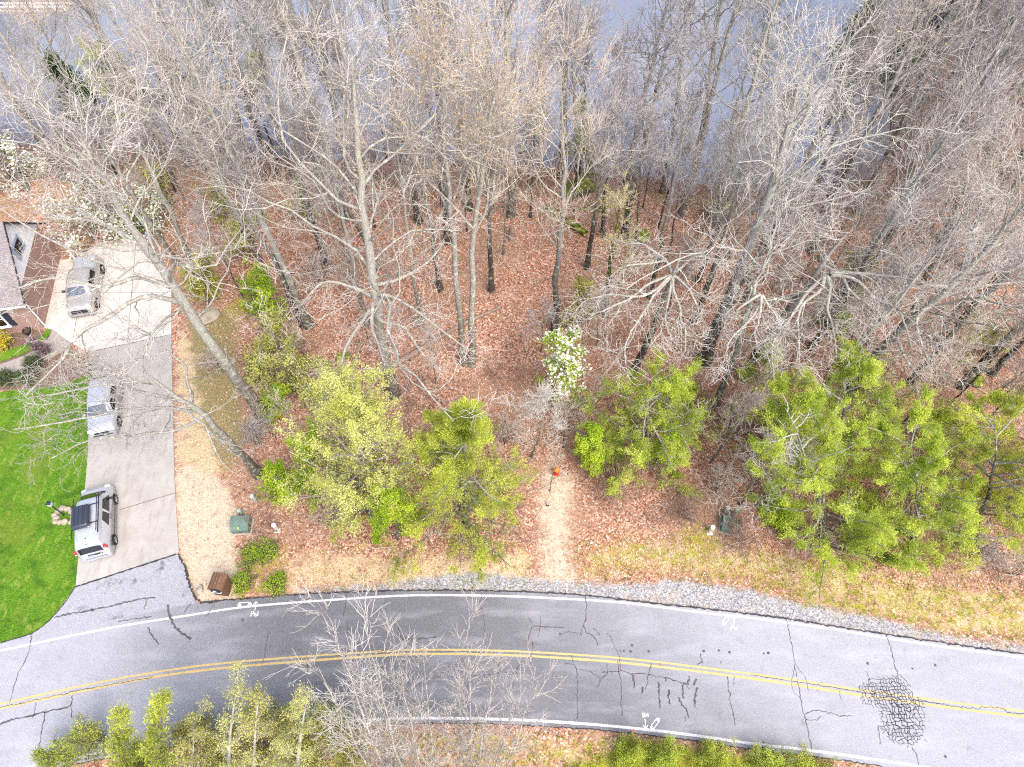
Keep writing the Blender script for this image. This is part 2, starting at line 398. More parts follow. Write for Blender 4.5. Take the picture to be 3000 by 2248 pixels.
YEL_LO = [(0, 2077), (226, 2029), (452, 1985), (678, 1956), (1000, 1930), (1200, 1918), (1400, 1918), (1600, 1926), (1825, 1943), (2042, 1968), (2300, 2003), (2489, 2033), (2779, 2074), (3000, 2101)]
LINE_BOT = [(-150, 2318), (90, 2247), (362, 2195), (600, 2160), (850, 2127), (1013, 2113), (1216, 2105), (1358, 2106), (1542, 2111), (1753, 2125), (1970, 2147), (2200, 2179), (2417, 2205), (2692, 2246), (2900, 2280)]
EDGE_TOP = [(-300, 1960), (0, 1889), (181, 1848), (362, 1812), (575, 1769), (700, 1757), (850, 1745), (1050, 1735), (1250, 1731), (1500, 1734), (1700, 1745), (1900, 1767), (2100, 1789), (2300, 1814), (2600, 1861), (2800, 1890), (3000, 1918)]
EDGE_BOT = [(-150, 2338), (90, 2267), (362, 2214), (600, 2176), (850, 2142), (1013, 2128), (1216, 2120), (1358, 2121), (1542, 2126), (1753, 2140), (1970, 2163), (2200, 2196), (2417, 2222), (2692, 2264), (2900, 2299)]
eT = smooth(W(EDGE_TOP), 8, 60); eB = smooth(W(EDGE_BOT), 8, 60)
TAN = W([(515, 940), (570, 1000), (600, 1200), (660, 1400), (700, 1500), (690, 1620), (700, 1700), (690, 1762), (580, 1768), (560, 1700), (527, 1620), (507, 1200)])
PALE = W([(510, 1380), (560, 1360), (650, 1420), (695, 1500), (690, 1620), (700, 1700), (690, 1762), (580, 1768), (560, 1700), (527, 1620), (512, 1480)])
OLIVE = W([(540, 930), (700, 900), (720, 1200), (740, 1290), (700, 1360), (600, 1400), (540, 1350)])
PATH = W([(1590, 1385), (1690, 1390), (1672, 1500), (1668, 1620), (1700, 1720), (1570, 1720), (1583, 1620), (1575, 1500)])
SHO = W([(850, 1735), (1100, 1712), (1250, 1690), (1400, 1675), (1600, 1700), (1750, 1710), (1900, 1712), (1960, 1697), (2080, 1712), (2200, 1730), (2330, 1765), (2500, 1795), (2650, 1828), (2800, 1868), (3000, 1892), (3400, 1960), (3400, 2010), (3000, 1920), (2600, 1862), (2100, 1790), (1700, 1746), (1250, 1732)])
DRY = W([(820, 1640), (900, 1610), (1150, 1620), (1570, 1600), (1570, 1740), (1250, 1732), (850, 1745), (820, 1745)])
VERGE = W([(1700, 1600), (1850, 1560), (2050, 1590), (2250, 1600), (2500, 1640), (2700, 1690), (3000, 1720), (3500, 1800), (3500, 1990), (3000, 1890), (2800, 1860), (2500, 1790), (2200, 1725), (1950, 1690), (1700, 1700)])
GREEN = W([(690, 1590), (845, 1590), (855, 1650), (815, 1750), (675, 1758), (700, 1690)])
GREEN2 = W([(2200, 1700), (2400, 1735), (2650, 1790), (2900, 1850), (2890, 1876), (2500, 1800), (2200, 1728)])
MULCH = W([(-80, 990), (120, 965), (210, 1012), (275, 1114), (262, 1130), (150, 1135), (-80, 1150)])
BOTG = W([(1850, 2160), (2700, 2290), (3300, 2400), (3000, 2600), (1700, 2600), (1640, 2260)])
BOTO = W([(-300, 2600), (-300, 2340), (90, 2290), (1013, 2140), (1358, 2130), (1800, 2150), (1800, 2600)])
WOODG = [((760, 640), 1.6), ((560, 420), 1.5), ((2300, 960), 1.2), ((2050, 1590), 2.2), ((700, 900), 1.8)]
xs = np.concatenate([np.linspace(-170, -46, 40), np.arange(-45, 54, .25), np.linspace(55, 170, 40)])
ys = np.concatenate([np.linspace(-70, -5, 14), np.arange(-4, 60, .25), np.linspace(61, 200, 40)])
X, Y = np.meshgrid(xs, ys); Z = gz(X, Y)
Z -= .09 * np.clip(sdf(X, Y, np.vstack([eT, eB[::-1]])) / .3, 0, 1)
rngg = np.random.default_rng(5)
Z += np.where((Y > 13) & (X > -18), rngg.random(Z.shape) * .03, 0)
idx = np.arange(X.size).reshape(X.shape)
F = np.stack([idx[:-1, :-1], idx[:-1, 1:], idx[1:, 1:], idx[1:, :-1]], -1).reshape(-1, 4)
ground = mk('ground', [(np.stack([X, Y, Z], -1).reshape(-1, 3), F, 0, None)], [bpy.data.materials.new('tmp')], None, True)
def soft(poly, w=.6): return np.clip(.5 + sdf(X, Y, poly) / (2 * w), 0, 1)
def bump2(lst):
    o = np.zeros(X.shape)
    for (px, py), r in lst:
        g = G(px, py); o = np.maximum(o, np.clip(1 - ((X - g.x) ** 2 + (Y - g.y) ** 2) / r ** 2, 0, 1))
    return o
def addattr(o, name, *ch):
    a = o.data.attributes.new(name, 'FLOAT_COLOR', 'POINT')
    c = np.zeros((X.size, 4), np.float32); c[:, 3] = 1
    for i, v in enumerate(ch): c[:, i] = v.ravel()
    a.data.foreach_set('color', c.ravel())
straw = np.maximum.reduce([soft(DRY, 1.0) * .66, soft(TAN, .5) * .66, soft(VERGE, .9) * .50, soft(BOTO, .4) * .35])
green = np.maximum.reduce([soft(VERGE, .7) * .46, soft(GREEN, .4) * .45, soft(GREEN2, .5) * .62, soft(BOTG, .5) * .85, soft(BOTO, .5) * .42, bump2(WOODG) * .6])
gravel = soft(SHO, .5)
dirt = np.maximum.reduce([soft(PATH, .8) * .86, soft(PALE, .6) * .95, soft(MULCH, .3) * 0])
olive = np.maximum.reduce([soft(OLIVE, .7) * .75, np.clip(1 - np.abs(Y - (np.interp(X, SHX, SHY) - 6)) / 5, 0, 1) * .5, np.where(X < -18, np.clip((Y - 39) / 3, 0, 1) * .35, 0)])
mud = np.maximum.reduce([soft(MULCH, .3), np.clip((X - 30) / 6, 0, 1) * np.clip((Y - 38) / 8, 0, 1) * .7, np.clip((Y - (np.interp(X, SHX, SHY) - 3.5)) / 3, 0, 1) * .8])
addattr(ground, 'cover', straw, green, gravel); addattr(ground, 'soil', dirt, olive, mud)
b = NB('forest_floor'); co = b.co()
vor = b.n('TexVoronoi', {'Vector': co, 'Scale': 10.5, 'Randomness': 1.0}); vor2 = b.n('TexVoronoi', {'Vector': co, 'Scale': 21.0})
sv = b.n('SeparateColor', {0: vor.outputs['Color']}); s2 = b.n('SeparateColor', {0: vor2.outputs['Color']})
litter = b.ramp(sv.outputs[0], [(0, (.09, .04, .025)), (.22, (.27, .115, .065)), (.55, (.45, .215, .135)), (.85, (.60, .36, .26)), (1, (.82, .68, .60))])
litter = b.mix(b.mr(s2.outputs[0], .2, 1, 0, .35), litter, (.52, .33, .25))
big = b.noise(.22, 4); mid = b.noise(1.6, 5, .6)
litter = b.mix(b.mr(big, .40, .56, .6, .0), litter, (.33, .21, .14)); litter = b.mix(b.mr(b.noise(.45, 6, .7, None, 1.2), .56, .66, 0, .5), litter, (.58, .42, .34))
litter = b.mix(b.mr(mid, .58, .72, 0, .6), litter, (.24, .17, .10)); litter = b.mix(b.mr(b.noise(.7, 6, .7, b.co((1, 1.4, 1))), .60, .68, 0, .55), litter, (.30, .31, .10))
fine = b.noise(26, 3, .7); blade = b.noise(9, 5, .75, b.co((1, 2.2, 1)))
cv = b.n('SeparateColor', {0: b.attr('cover').outputs['Color']}); so = b.n('SeparateColor', {0: b.attr('soil').outputs['Color']})
def thr(mask, nz, w=.10, amp=.9):
    v = b.ma('ADD', mask, b.ma('MULTIPLY', b.ma('SUBTRACT', nz, .5), amp)); return b.mr(v, .5 - w, .5 + w)
n1 = b.noise(1.1, 6, .65); n2 = b.noise(2.3, 6, .7, b.co((1.3, 1, 1))); n3 = b.noise(.8, 5, .6)
c = litter
c = b.mix(thr(so.outputs[1], n3, .2, .8), c, b.ramp(blade, [(.3, (.15, .12, .05)), (.55, (.30, .25, .12)), (.75, (.42, .36, .20))]))
c = b.mix(thr(so.outputs[2], n3, .15, .5), c, b.ramp(blade, [(.3, (.09, .055, .04)), (.7, (.28, .20, .15))]))
c = b.mix(thr(cv.outputs[0], n1, .16, 1.5), c, b.ramp(blade, [(.28, (.30, .21, .11)), (.5, (.56, .43, .26)), (.75, (.72, .61, .43))]))
pth = b.mix(b.mr(b.noise(1.9, 6, .75), .48, .64, 0, .65), b.ramp(fine, [(.3, (.36, .28, .20)), (.5, (.54, .44, .33)), (.7, (.74, .66, .54))]), (.36, .27, .19))
c = b.mix(thr(so.outputs[0], n2, .24, 1.7), c, pth)
gsp = b.n('TexVoronoi', {'Vector': co, 'Scale': 15.0}); gsc = b.n('SeparateColor', {0: gsp.outputs['Color']})
gcol = b.mix(b.mr(n3, .5, .7, 0, .5), b.ramp(gsc.outputs[0], [(0, (.16, .155, .16)), (.4, (.31, .30, .31)), (.8, (.40, .39, .41)), (1, (.60, .59, .61))]), (.48, .38, .28))
c = b.mix(thr(cv.outputs[2], n2, .18, 1.3), c, gcol)
c = b.mix(thr(cv.outputs[1], n2, .16, 1.5), c, b.ramp(blade, [(.28, (.10, .11, .01)), (.42, (.17, .23, .02)), (.52, (.36, .36, .05)), (.62, (.50, .28, .08)), (.75, (.60, .48, .18))]))
hgt = b.ma('ADD', b.ma('MULTIPLY', sv.outputs[1], 1.0), b.ma('MULTIPLY', fine, .6))
M['ground'] = b.bsdf(c, .95, .1, bump=hgt, bs=.8, bd=.05)
ground.data.materials[0] = M['ground']; tag(ground, 'leaf covered ground of the wood and roadside verge', None, kind='structure')

# lake
b = NB('lake'); co = b.co((1, .55, 1)); w1 = b.noise(1.1, 5, .6, co); w2 = b.noise(.09, 3, .5, co)
colr = b.ramp(w2, [(.3, (.15, .16, .20)), (.5, (.22, .23, .275)), (.7, (.30, .31, .35))])
M['lake'] = b.bsdf(colr, .07, .5, bump=w1, bs=.35, bd=.10); [setattr(q.inputs['IOR'], 'default_value', 2.3) for q in b.t.nodes if q.type == 'BSDF_PRINCIPLED']
Wt = mk('water', [(np.array([(-400, 40, -2.05), (400, 40, -2.05), (400, 600, -2.05), (-400, 600, -2.05)]), [[0, 1, 2, 3]], 0, None)], M['lake'])
tag(Wt, 'pale blue lake water behind the wood', None, kind='structure')
far = mk('far_ground', [(np.array([(-900, -900, -3.2), (900, -900, -3.2), (900, 900, -3.2), (-900, 900, -3.2)]), [[0, 1, 2, 3]], 0, None)], plain('far', (.16, .13, .07), .95, .1))
tag(far, 'distant ground', None, kind='structure')

# ------------------------------------------------------------------ slabs
def slab(name, pts, z, h, m, label=None, parent=None, kind='structure'):
    bm = bmesh.new(); vs = [bm.verts.new((x, y, z)) for x, y in pts]; f = bm.faces.new(vs)
    if f.normal.z < 0: f.normal_flip()
    bm.normal_update()
    if f.normal.z < 0: f.normal_flip()
    r = bmesh.ops.extrude_face_region(bm, geom=[f]); nv = [g for g in r['geom'] if isinstance(g, bmesh.types.BMVert)]
    for v in vs: v.co.z = z - h
    for v in nv: v.co.z = z
    bmesh.ops.triangulate(bm, faces=[q for q in bm.faces if len(q.verts) > 4]); bmesh.ops.recalc_face_normals(bm, faces=bm.faces[:])
    me = bpy.data.meshes.new(name); bm.to_mesh(me); bm.free(); me.materials.append(m); o = link(name, me, parent)
    if not parent: tag(o, label, None, kind=kind)
    return o
def ribbon(P, w, z, jit=0.0, rng=None):
    P = np.asarray(P, float); T = np.gradient(P, axis=0); T = norm(T); Nn = np.stack([-T[:, 1], T[:, 0]], 1)
    w = np.broadcast_to(w, len(P)) * .5
    a, c = w.copy(), w.copy()
    if jit: a = a * (1 + jit * (rng.random(len(P)) * 2 - 1)); c = c * (1 + jit * (rng.random(len(P)) * 2 - 1))
    L = P + Nn * a[:, None]; Q = P - Nn * c[:, None]; n = len(P)
    V = np.vstack([np.c_[L, np.full(n, z)], np.c_[Q, np.full(n, z)]]); i = np.arange(n - 1)
    return V, np.stack([i, i + n, i + n + 1, i + 1], 1), 0, None
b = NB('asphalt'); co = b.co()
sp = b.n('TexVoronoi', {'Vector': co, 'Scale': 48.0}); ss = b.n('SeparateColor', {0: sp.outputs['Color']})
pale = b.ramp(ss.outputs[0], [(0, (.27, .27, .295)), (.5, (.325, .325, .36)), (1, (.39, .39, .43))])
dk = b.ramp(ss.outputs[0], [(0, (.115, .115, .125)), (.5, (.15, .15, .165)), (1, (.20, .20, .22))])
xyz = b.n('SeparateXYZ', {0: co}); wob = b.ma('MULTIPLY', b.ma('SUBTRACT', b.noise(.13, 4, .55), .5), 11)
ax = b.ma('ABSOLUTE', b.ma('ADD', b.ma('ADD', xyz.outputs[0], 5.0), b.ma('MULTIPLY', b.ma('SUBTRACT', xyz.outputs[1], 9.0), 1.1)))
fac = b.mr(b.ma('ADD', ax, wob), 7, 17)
c = b.mix(fac, dk, pale)  # dark centre, paler ends: uneven light put into the asphalt colour
c = b.mix(b.mr(b.noise(.5, 5, .65), .56, .72, 0, .28), c, (.20, .20, .22))
c = b.mix(b.mr(b.noise(.35, 3, .5, b.co((1, 4, 1))), .5, .75, 0, .25), c, (.52, .52, .57))
c = b.mix(b.mr(b.noise(1.1, 6, .7), .60, .70, 0, .35), c, (.13, .13, .14)); c = b.mix(b.mr(b.noise(3.0, 3, .6), .66, .72, 0, .3), c, (.16, .16, .17))
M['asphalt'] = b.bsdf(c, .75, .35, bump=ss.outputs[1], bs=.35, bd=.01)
M['tar'] = plain('tar', (.05, .048, .052), .8, .2, var=.5, scale=5)
M['crack'] = plain('crack', (.10, .095, .10), .95, .1, var=.4, scale=3)
def paintm(name, col, worn):
    b = NB(name); n = b.noise(14, 5, .7); c = b.mix(b.mr(n, .34, .60), worn, col); M[name] = b.bsdf(c, .7, .3)
paintm('paint_white', (.66, .66, .67), (.42, .42, .44)); paintm('paint_yellow', (.64, .44, .15), (.42, .33, .18)); paintm('spray', (.85, .85, .87), (.62, .62, .66))
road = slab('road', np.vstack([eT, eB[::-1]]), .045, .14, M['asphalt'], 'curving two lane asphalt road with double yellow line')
rr = np.random.default_rng(3)
def dense(P, step=.25):
    P = np.asarray(P, float); d = np.r_[0, np.cumsum(np.linalg.norm(np.diff(P, axis=0), axis=1))]
    t = np.arange(0, d[-1], step); return np.c_[np.interp(t, d, P[:, 0]), np.interp(t, d, P[:, 1])]
for nm, L, w, m in (('edge_line', LINE_TOP, .12, 'paint_white'), ('edge_line', LINE_BOT, .13, 'paint_white'), ('centre_line', YEL_UP, .10, 'paint_yellow'), ('centre_line', YEL_LO, .12, 'paint_yellow')):
    mk(nm, [ribbon(dense(smooth(W(L), 8, 60), .3), w, .049, .12, rr)], M[m], road)
for E, s in ((eT, 1), (eB, -1)):
    Q = dense(E, .12); Q = Q[(Q[:, 0] > -45) & (Q[:, 0] < 50)]
    if s == 1: Q = Q[Q[:, 0] > G(585, 1768).x]
    Q = Q + rr.standard_normal(Q.shape) * .018
    mk('broken_edge', [ribbon(Q, .075 if s == 1 else .05, .050, .8, rr)], M['tar'], road)
cr_parts = []
def crack(pts, w=.045, off=(0, 0), sc=1.0, z=.0505, jit=.06, to=None):
    P = W([(off[0] + x / sc, off[1] + y / sc) for x, y in pts]); Q = dense(P, .10)
    Q = Q + rr.standard_normal(Q.shape) * jit * .35
    t = np.linspace(0, 1, len(Q)); (cr_parts if to is None else to).append(ribbon(Q, w * (.55 + .9 * np.abs(np.sin(t * 9 + rr.random() * 6)) * .6 + .2) * .78, z, .6, rr))
A = dict(off=(1500, 1700), sc=2.765)
for p, w in [([(595, 135), (602, 220), (597, 320), (580, 370), (600, 425), (650, 450), (685, 490), (697, 535)], .05), ([(580, 370), (560, 420), (558, 460)], .04),
             ([(165, 375), (230, 380), (300, 380), (370, 385), (440, 390)], .05), ([(165, 375), (140, 450), (130, 530)], .05), ([(230, 290), (232, 380), (210, 470)], .03), ([(380, 435), (450, 425), (550, 432)], .03),
             ([(125, 300), (160, 340), (165, 375)], .03), ([(655, 395), (712, 430), (710, 450), (665, 432)], .03), ([(760, 425), (800, 470), (830, 545), (870, 615), (880, 740)], .03),
             ([(165, 505), (172, 560), (150, 625), (60, 690), (30, 740), (0, 765)], .05), ([(415, 680), (500, 685), (525, 720), (530, 830), (527, 930), (530, 1140)], .05), ([(530, 722), (600, 735), (640, 745), (720, 805), (775, 750), (765, 680)], .04),
             ([(720, 805), (675, 885)], .05), ([(730, 748), (860, 742), (900, 735), (960, 765), (1040, 755), (1110, 765), (1180, 790), (1250, 792), (1330, 820), (1410, 850), (1440, 885)], .05),
             ([(855, 655), (865, 770), (885, 820), (885, 1000), (892, 1110)], .05), ([(1130, 680), (1110, 750), (1090, 850), (1075, 895)], .05), ([(480, 610), (495, 680)], .03),
             ([(985, 765), (990, 880)], .10), ([(1050, 870), (1048, 935)], .09), ([(1185, 835), (1195, 1000), (1195, 1035)], .09), ([(1268, 890), (1270, 1015)], .09), ([(1385, 850), (1383, 970)], .09), ([(1350, 945), (1375, 1020), (1410, 1040), (1437, 1140)], .09), ([(1490, 800), (1470, 860)], .12), ([(1500, 875), (1475, 960), (1480, 1040)], .10), ([(1430, 780), (1420, 850), (1380, 830)], .08), ([(1245, 795), (1243, 830)], .06), ([(1400, 1095), (1395, 1150)], .04),
             ([(1525, 600), (1535, 665), (1495, 688)], .05), ([(1535, 665), (1562, 682)], .05), ([(1695, 655), (1685, 695)], .04), ([(1743, 780), (1745, 870), (1765, 920), (1755, 970), (1790, 1080), (1812, 1185)], .05), ([(1795, 770), (1793, 860)], .03)]:
    crack(p, w, **A)
Bq = dict(off=(2200, 1700), sc=2.765)
for p, w in [([(288, 315), (320, 500), (350, 640), (352, 700), (370, 800)], .04), ([(370, 800), (395, 920), (410, 1040), (440, 1130), (480, 1330), (490, 1395)], .045), ([(440, 1085), (510, 1055), (640, 1075), (700, 1100), (830, 1105)], .04), ([(440, 1130), (540, 1135), (567, 1100)], .03),
             ([(345, 720), (325, 850), (350, 920), (400, 960)], .025), ([(360, 690), (440, 790), (460, 900)], .025), ([(1090, 440), (1140, 590), (1165, 700), (1185, 780), (1200, 850)], .045), ([(1190, 760), (1240, 810), (1290, 870)], .03), ([(925, 740), (960, 800)], .03), ([(1300, 1360), (1335, 1400), (1358, 1505)], .05), ([(1030, 1180), (1048, 1350)], .05), ([(710, 900), (722, 970)], .02), ([(1400, 1290), (1440, 1330)], .03),
             ([(0, 770), (200, 800), (400, 830), (600, 862), (860, 905), (1200, 960), (1500, 1000), (1650, 1025), (1850, 1045), (1860, 1030), (2040, 1040), (2070, 1075), (2212, 1090)], .04)]:
    crack(p, w, **Bq)
Cq = dict(off=(850, 1700), sc=2.458)
for p, w in [([(1378, 90), (1375, 130), (1358, 180), (1360, 220), (1385, 200), (1398, 300), (1398, 420), (1375, 500), (1372, 560)], .04), ([(408, 105), (405, 160), (385, 270)], .045), ([(415, 310), (415, 420), (400, 500)], .035), ([(1280, 690), (1275, 950)], .03), ([(1595, 690), (1550, 665), (1400, 690), (1290, 680)], .035), ([(1595, 690), (1615, 800)], .03),
             ([(810, 430), (1070, 415)], .09), ([(780, 330), (785, 380), (810, 430)], .05), ([(130, 580), (125, 690)], .03), ([(400, 520), (700, 510), (1000, 515), (1500, 530)], .03)]:
    crack(p, w, **Cq)
Dq = dict(off=(0, 1750), sc=2.212)
for p, w in [([(205, 250), (200, 320), (170, 410), (120, 500), (90, 600), (65, 700)], .045), ([(0, 825), (100, 790), (200, 768), (300, 745), (460, 710), (480, 630)], .09), ([(300, 730), (280, 850), (262, 960), (255, 1060)], .06), ([(240, 680), (215, 800)], .04), ([(465, 710), (470, 790)], .06),
             ([(355, 135), (480, 105), (560, 95), (700, 65), (800, 40), (900, 15), (1010, 2)], .10), ([(960, 10), (935, 90)], .05), ([(1240, 45), (1190, 110)], .05), ([(1385, 55), (1330, 140)], .04), ([(1745, 210), (1720, 370), (1700, 450)], .03), ([(1090, 50), (1100, 120), (1140, 200), (1240, 280)], .14), ([(960, 200), (985, 250), (1040, 310)], .08), ([(0, 718), (300, 655), (600, 590), (1000, 520)], .04), ([(770, 160), (990, 125)], .06)]:
    crack(p, w, z=.0515, **Dq)
# crazed patch right of centre
cell = [(850, 880), (960, 800), (1180, 780), (1260, 860), (1400, 1000), (1400, 1250), (1340, 1340), (1230, 1350), (1110, 1290), (1050, 1200), (1030, 1040), (900, 1000)]
cp = W([(2200 + x / 2.765, 1700 + y / 2.765) for x, y in cell]); cx, cy = cp.mean(0)
net = {}
for i in range(-16, 17):
    for j in range(-16, 17):
        x = cx + i * .155 + (j % 2) * .07 + rr.normal() * .035 + j * -.03; y = cy + j * .17 + rr.normal() * .035; net[i, j] = (x, y)
for (i, j), p in net.items():
    for k in ((1, 0), (0, 1)):
        q = net.get((i + k[0], j + k[1]))
        if q is None or rr.random() < .13: continue
        m = np.array([(p[0] + q[0]) / 2]), np.array([(p[1] + q[1]) / 2]); s = sdf(m[0], m[1], cp)[0]
        if s < 0: continue
        mid = ((p[0] + q[0]) / 2 + rr.normal() * .02, (p[1] + q[1]) / 2 + rr.normal() * .02)
        below = m[1][0] < 9.0
        cr_parts.append(ribbon([p, mid, q], (.022 + .024 * min(1, s)) if below else .012, .0525, .4, rr))
for px, py in [(1817, 1909), (1827, 1908), (1847, 1910), (1851, 1891), (1900, 1909), (2061, 1909), (2105, 1907), (2136, 1912), (2237, 1916), (2250, 1914), (2541, 1945), (2738, 1950), (2671, 1960), (2768, 2217), (1640, 1860), (712, 1817), (1990, 2055)]:
    g = G(px, py); r = .05 + rr.random() * .04
    cr_parts.append((np.array([(g.x + r * math.cos(a) * (.7 + .5 * rr.random()), g.y + r * math.sin(a) * (.7 + .5 * rr.random()), .0518) for a in np.arange(8) * math.pi / 4]), [list(range(8))], 0, None))
mk('crack', cr_parts, M['crack'], road, False)
# sprayed survey marks
def strokes(name, off, sc, lines, w=.07):
    w = .042
    P = []
    for k, l in enumerate(lines):
        Q = W([(off[0] + x / sc, off[1] + y / sc) for x, y in l]); P.append(ribbon(dense(np.vstack([Q, Q[-1] + (Q[-1] - Q[-2]) * .05]), .04) if len(Q) > 1 else Q, w, .0535 + k * .0002))
    mk(name, P, M['spray'], road, False)
def circ(x, y, r, n=14, a=1.0): return [(x + r * math.cos(t), y + r * a * math.sin(t)) for t in np.linspace(0, 2 * math.pi, n)]
def pill(x0, y0, x1, y1, r):
    a = math.atan2(y1 - y0, x1 - x0); return [(x1 + r * math.cos(t + a), y1 + r * math.sin(t + a)) for t in np.linspace(-1.57, 1.57, 8)] + [(x0 + r * math.cos(t + a), y0 + r * math.sin(t + a)) for t in np.linspace(1.57, 4.71, 8)] + [(x1 + r * math.cos(a - 1.57), y1 + r * math.sin(a - 1.57))]
def ped(x, y, s):
    f = lambda L: [(x + a * s, y + b * s) for a, b in L]
    return [f([(0, 63), (8, 0)]), f([(6, 2), (26, 0), (36, 10), (32, 26), (8, 33)]), f([(42, 46), (62, 40), (58, 26), (44, 28), (40, 46), (50, 60), (66, 54)]), f([(90, -6), (84, 58)]), f([(84, 36), (72, 36), (68, 50), (74, 60), (85, 52)])]
strokes('survey_mark', (580, 1650), 4.237, [pill(527, 523, 640, 518, 26), circ(527, 523, 13), circ(640, 518, 13), [(712, 592), (725, 483)], [(690, 524), (725, 483), (752, 514)]] + ped(662, 604, 1), .065)
strokes('survey_mark', (1500, 1700), 2.765, [pill(1715, 348, 1746, 300, 15), circ(1715, 348, 7), circ(1746, 300, 7), [(1797, 358), (1791, 296)], [(1772, 314), (1791, 296), (1812, 318)]] + ped(1770, 368, .6), .06)
strokes('survey_mark', (1500, 1700), 2.765, [pill(1135, 1195, 1178, 1135, 15), circ(1135, 1195, 7), circ(1178, 1135, 7), [(1075, 1128), (1082, 1204)], [(1058, 1176), (1082, 1206), (1101, 1174)],
        [(1058, 1112), (1056, 1078)], [(1056, 1078), (1070, 1082), (1068, 1094), (1058, 1095), (1072, 1098), (1072, 1110), (1058, 1112)], [(1082, 1112), (1080, 1080), (1090, 1100), (1098, 1078), (1102, 1112)]], .06)
rp = [(np.array([(g.x - .05, g.y - .07, .0542), (g.x + .05, g.y - .07, .0542), (g.x + .06, g.y + .07, .0542), (g.x - .03, g.y + .07, .0542)]), [[0, 1, 2, 3]], 0, None) for g in (G(1855, 2141), G(1932, 1948))]
for q in rp: mk('paint_dab', [q], plain('red_spray', (.62, .12, .14), .7), road, False)

# drive, apron, walk, lawn
def conc(name, a, c2, st):
    b = NB(name); n = b.noise(.8, 6, .65); f = b.noise(22, 4, .7); s = b.noise(1.5, 5, .6, b.co((1.8, .35, 1)))
    c = b.mix(b.mr(n, .35, .65), a, c2); c = b.mix(b.mr(s, .52, .70, 0, .55), c, st); c = b.mix(b.mr(f, .55, .7, 0, .25), c, st)
    M[name] = b.bsdf(c, .85, .25, bump=f, bs=.2, bd=.01)
conc('concrete_new', (.60, .57, .52), (.51, .48, .44), (.33, .29, .25)); conc('concrete_old', (.42, .40, .375), (.35, .325, .30), (.25, .215, .185)); conc('walk', (.36, .32, .29), (.30, .265, .235), (.22, .19, .165))
LOW = [(223, 1719), (238, 1560), (250, 1440), (258, 1340), (263, 1230), (275, 1114), (268, 1075), (256, 1036), (503, 983), (507, 1180), (512, 1400), (525, 1620)]
UPR = [(256, 1035), (235, 1020), (213, 1009), (185, 990), (155, 967), (131, 962), (148, 860), (164, 763), (215, 762), (300, 712), (400, 706), (470, 760), (503, 853), (503, 981)]
drive = slab('driveway', W(LOW), .05, .12, M['concrete_old'], 'old grey concrete driveway beside the lawn')
court = slab('parking_court', W(UPR), .052, .12, M['concrete_new'], 'pale concrete parking court beside the brick house')
M['joint'] = plain('joint', (.13, .11, .09), .95, .1)
for a, bb in (((353, 1495), (518, 1445)), ((262, 1250), (510, 1190)), ((257, 1034), (503, 982))): mk('joint', [ribbon(dense(W([a, bb]), .2), .035, .0545)], M['joint'], drive)
for a, bb in (((375, 1005), (400, 706)), ((160, 860), (500, 860)), ((213, 1009), (260, 740))): mk('joint', [ribbon(dense(W([a, bb]), .2), .03, .0565)], M['joint'], court)
APR = [(222, 1722), (524, 1624), (540, 1660), (552, 1705), (575, 1770), (362, 1816), (181, 1853), (0, 1893), (0, 1884), (95, 1858), (130, 1835), (165, 1798)]
b = NB('apron'); sp = b.n('TexVoronoi', {'Scale': 30.0, 'Vector': b.co()}); sc_ = b.n('SeparateColor', {0: sp.outputs['Color']})
c = b.ramp(sc_.outputs[0], [(0, (.24, .24, .265)), (.5, (.31, .31, .345)), (1, (.40, .40, .44))]); c = b.mix(b.mr(b.noise(.9, 6, .7), .57, .66, 0, .8), c, (.10, .10, .11)); M['apron'] = b.bsdf(c, .8, .3)
apron = slab('driveway_apron', W(APR), .040, .12, M['apron'], 'cracked asphalt apron joining driveway and road')
mk('joint', [ribbon(dense(W([(222, 1721), (380, 1670), (524, 1623)]), .15), .09, .0525, .5, rr)], M['tar'], apron)
Q = dense(W([(524, 1622), (542, 1660), (553, 1700), (570, 1750), (590, 1768), (640, 1764)]), .07); Q += rr.standard_normal(Q.shape) * .02
mk('broken_edge', [ribbon(Q, .10, .053, .9, rr)], M['tar'], apron)
Q = dense(W([(222, 1722), (190, 1770), (165, 1799), (130, 1835), (95, 1858), (0, 1886)]), .08); Q += rr.standard_normal(Q.shape) * .012
mk('broken_edge', [ribbon(Q, .06, .053, .8, rr)], M['tar'], apron)
walk = slab('sidewalk', W([(213, 1011), (185, 1030), (152, 1049), (72, 1081), (0, 1103), (-200, 1150), (-200, 1100), (0, 1070), (65, 1047), (119, 1021), (146, 988), (155, 968)]), .045, .1, M['walk'], 'curved concrete front walk between the beds')
b = NB('lawn'); bl = b.noise(7, 5, .75, b.co((1, 2, 1))); bg = b.noise(.5, 5, .62); m2 = b.noise(1.7, 5, .6, b.co((1.6, .7, 1)))
c = b.ramp(bl, [(.25, (.03, .09, .006)), (.5, (.075, .185, .012)), (.75, (.19, .32, .03))]); c = b.mix(b.mr(bg, .45, .7, 0, .5), c, (.17, .28, .025)); c = b.mix(b.mr(m2, .52, .72, 0, .7), c, (.30, .33, .08)); c = b.mix(b.mr(b.noise(.9, 3), .50, .66, 0, .7), c, (.03, .10, .01)); c = b.mix(b.mr(b.noise(.28, 5, .7), .52, .62, 0, .55), c, (.15, .20, .03))
M['lawn'] = b.bsdf(c, .95, .1, bump=bl, bs=.7, bd=.05)
LAWN = [(-500, 1100), (0, 1150), (60, 1142), (150, 1133), (215, 1118), (262, 1096), (272, 1110), (263, 1230), (258, 1340), (250, 1440), (238, 1560), (221, 1719), (190, 1768), (163, 1798), (128, 1834), (93, 1856), (0, 1884), (-300, 1955), (-700, 2060)]
